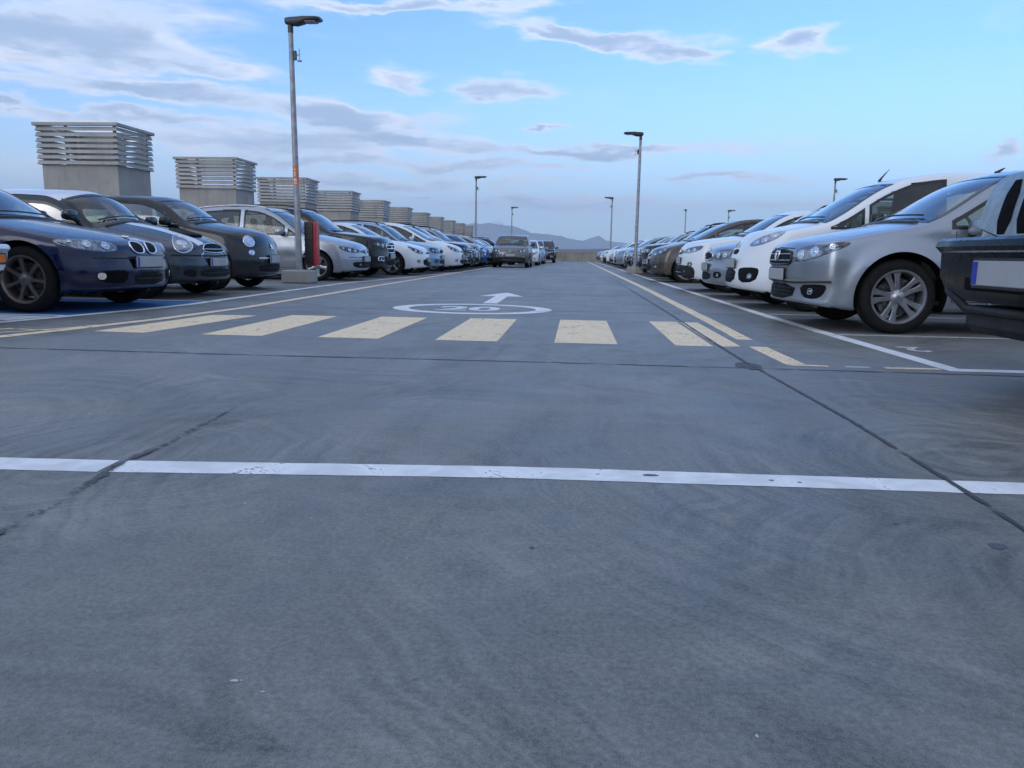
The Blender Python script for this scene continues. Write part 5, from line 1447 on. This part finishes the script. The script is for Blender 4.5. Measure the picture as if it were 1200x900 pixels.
# cloud banks: (azimuth, elevation, half width, half height, tilt, strength)
BANKS = [(-34.0, 12.5, 8.1, 1.89, 0.033, 1.05), (-28.7, 9.9, 9.5, 0.67, 0.001, 1.0), (-16.5, 9.1, 6.4, 0.84, -0.093, 0.95), (-36.1, 8.4, 1.1, 0.29, 0.109, 0.95), (-30.1, 8.2, 6.9, 0.47, 0.034, 0.9), (-22.3, 7.2, 11.0, 1.11, 0.007, 0.75), (-19.5, 6.2, 8.0, 0.68, 0.016, 0.8), (-11.8, 7.8, 6.6, 0.57, -0.06, 0.85), (-11.8, 16.4, 8.1, 0.51, 0.051, 1.0), (0.8, 14.8, 6.2, 0.63, -0.111, 1.1), (6.1, 13.7, 2.9, 0.63, -0.116, 0.85), (15.3, 14.2, 2.6, 0.75, 0.075, 0.95), (-5.8, 11.3, 3.6, 0.67, 0.021, 0.9), (-12.4, 11.6, 1.7, 0.66, -0.047, 0.7), (-2.7, 8.8, 2.0, 0.23, 0.013, 0.8), (0.4, 7.3, 9.7, 0.46, 0.007, 0.9), (9.5, 5.5, 4.9, 0.29, -0.006, 0.75), (-13.6, 4.8, 12.5, 0.71, 0.03, 0.75), (-6.9, 6.1, 7.9, 0.47, 0.022, 0.7), (-4.4, 3.6, 18.0, 0.54, 0.017, 0.65), (27.0, 6.9, 1.1, 0.8, 0.293, 0.7), (-27.4, 11.6, 5.6, 0.71, 0.002, 0.8), (-11.2, 3.8, 0.9, 0.3, 0.025, 0.9), (-5.8, 2.3, 1.0, 0.3, 0.018, 1.0), (13.6, 3.6, 11.1, 0.57, -0.001, 0.5), (-33.7, 4.6, 7.5, 0.73, 0.064, 0.7),
         (-55, 14, 10, 6, 0, .8), (-80, 20, 14, 8, 0, .8), (60, 16, 22, 5, 0, .6), (110, 22, 25, 8, 0, .8), (170, 20, 40, 10, 0, .8), (-130, 20, 30, 9, 0, .8), (10, 42, 25, 6, .2, .5), (-40, 50, 18, 8, .2, .6)]
dens = None
for a, e, wa, he, tl, s_ in BANKS:
    a += .0
    da = M(t, 'SUBTRACT', AZ, a); de = M(t, 'SUBTRACT', M(t, 'SUBTRACT', EL, e), M(t, 'MULTIPLY', da, tl))
    q = M(t, 'ADD', M(t, 'POWER', M(t, 'ABSOLUTE', M(t, 'DIVIDE', da, wa)), 2.0), M(t, 'POWER', M(t, 'ABSOLUTE', M(t, 'DIVIDE', de, he)), 2.0))
    g = M(t, 'MULTIPLY', M(t, 'EXPONENT', M(t, 'MULTIPLY', q, -.9)), s_)
    dens = g if dens is None else M(t, 'MAXIMUM', dens, g)
nn = M(t, 'ADD', M(t, 'MULTIPLY', n_str, .55), M(t, 'ADD', M(t, 'MULTIPLY', n_fine, .25), M(t, 'MULTIPLY', n_big, .20)))
cf = M(t, 'ADD', dens, M(t, 'MULTIPLY', M(t, 'SUBTRACT', nn, .5), 2.0))
cover = ramp(t, cf, .08, .66)
thick = ramp(t, cf, .40, .95)
# general thin veil, stronger towards the horizon
veil = M(t, 'MULTIPLY', ramp(t, EL0, 14, 1), ramp(t, n_str, .35, .7, .55, .85))
# unseen pale cloud added behind the camera and overhead to neutralise the light
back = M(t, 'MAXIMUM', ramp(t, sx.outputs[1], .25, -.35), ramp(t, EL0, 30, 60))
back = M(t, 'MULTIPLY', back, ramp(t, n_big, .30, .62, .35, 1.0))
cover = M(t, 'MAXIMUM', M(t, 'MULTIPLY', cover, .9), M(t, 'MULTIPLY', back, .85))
CL_LIGHT = (2.85, 3.15, 3.7); CL_DARK = (1.45, 1.85, 2.5)
ccol = mixc(t, thick, CL_LIGHT, CL_DARK); vcol = (2.6, 3.4, 4.2)
warm = ramp(t, M(t, 'ADD', n_fine, M(t, 'MULTIPLY', thick, -.25)), .42, .62)
ccol = mixc(t, M(t, 'MULTIPLY', warm, .55), ccol, (3.9, 3.65, 3.7))
gr = t.nodes.new('ShaderNodeMix'); gr.data_type = 'RGBA'; gr.blend_type = 'MULTIPLY'; gr.inputs[0].default_value = 1
L(t, sky.outputs[0], gr.inputs[6]); gr.inputs[7].default_value = SKYTINT = (.49, .68, 1.02, 1)
low = M(t, 'MULTIPLY', ramp(t, sx.outputs[1], .15, -.25), ramp(t, EL0, 22, 4))  # added dark band low in the unseen rear sky, to deepen car reflections
ccol = mixc(t, low, ccol, (1.0, 1.25, 1.6))
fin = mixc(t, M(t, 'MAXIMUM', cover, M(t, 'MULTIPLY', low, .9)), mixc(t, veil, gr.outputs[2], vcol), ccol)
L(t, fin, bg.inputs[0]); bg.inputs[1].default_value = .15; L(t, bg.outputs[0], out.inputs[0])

sl = bpy.data.lights.new('sun', 'SUN'); sl.energy = .5; sl.angle = R(40); sl.color = (1.0, .965, .92)
so = bpy.data.objects.new('sun', sl); COL.objects.link(so)
from mathutils import Vector
d = Vector((sin(R(SUN_AZ))*cos(R(SUN_EL)), cos(R(SUN_AZ))*cos(R(SUN_EL)), sin(R(SUN_EL))))
so.rotation_euler = (-d).to_track_quat('-Z', 'Y').to_euler(); so.location = (0, 0, 20)

cam = bpy.data.cameras.new('camera'); co = bpy.data.objects.new('camera', cam); COL.objects.link(co)
cam.lens = 27; cam.sensor_width = 36; cam.clip_start = .05; cam.clip_end = 60000
co.location = (0, 0, .66); co.rotation_euler = (R(90-9.65), R(-1.0), R(4.35))
scene.camera = co
scene.view_settings.view_transform = 'Standard'; scene.view_settings.look = 'None'; scene.view_settings.gamma = 1
scene.view_settings.exposure = EXPO = 1.18
scene.cycles.volume_bounces = 1; scene.cycles.transparent_max_bounces = 16; scene.cycles.max_bounces = 6
scene.cycles.use_denoising = True
print('script done', round(_t.time()-T0, 1), 's')
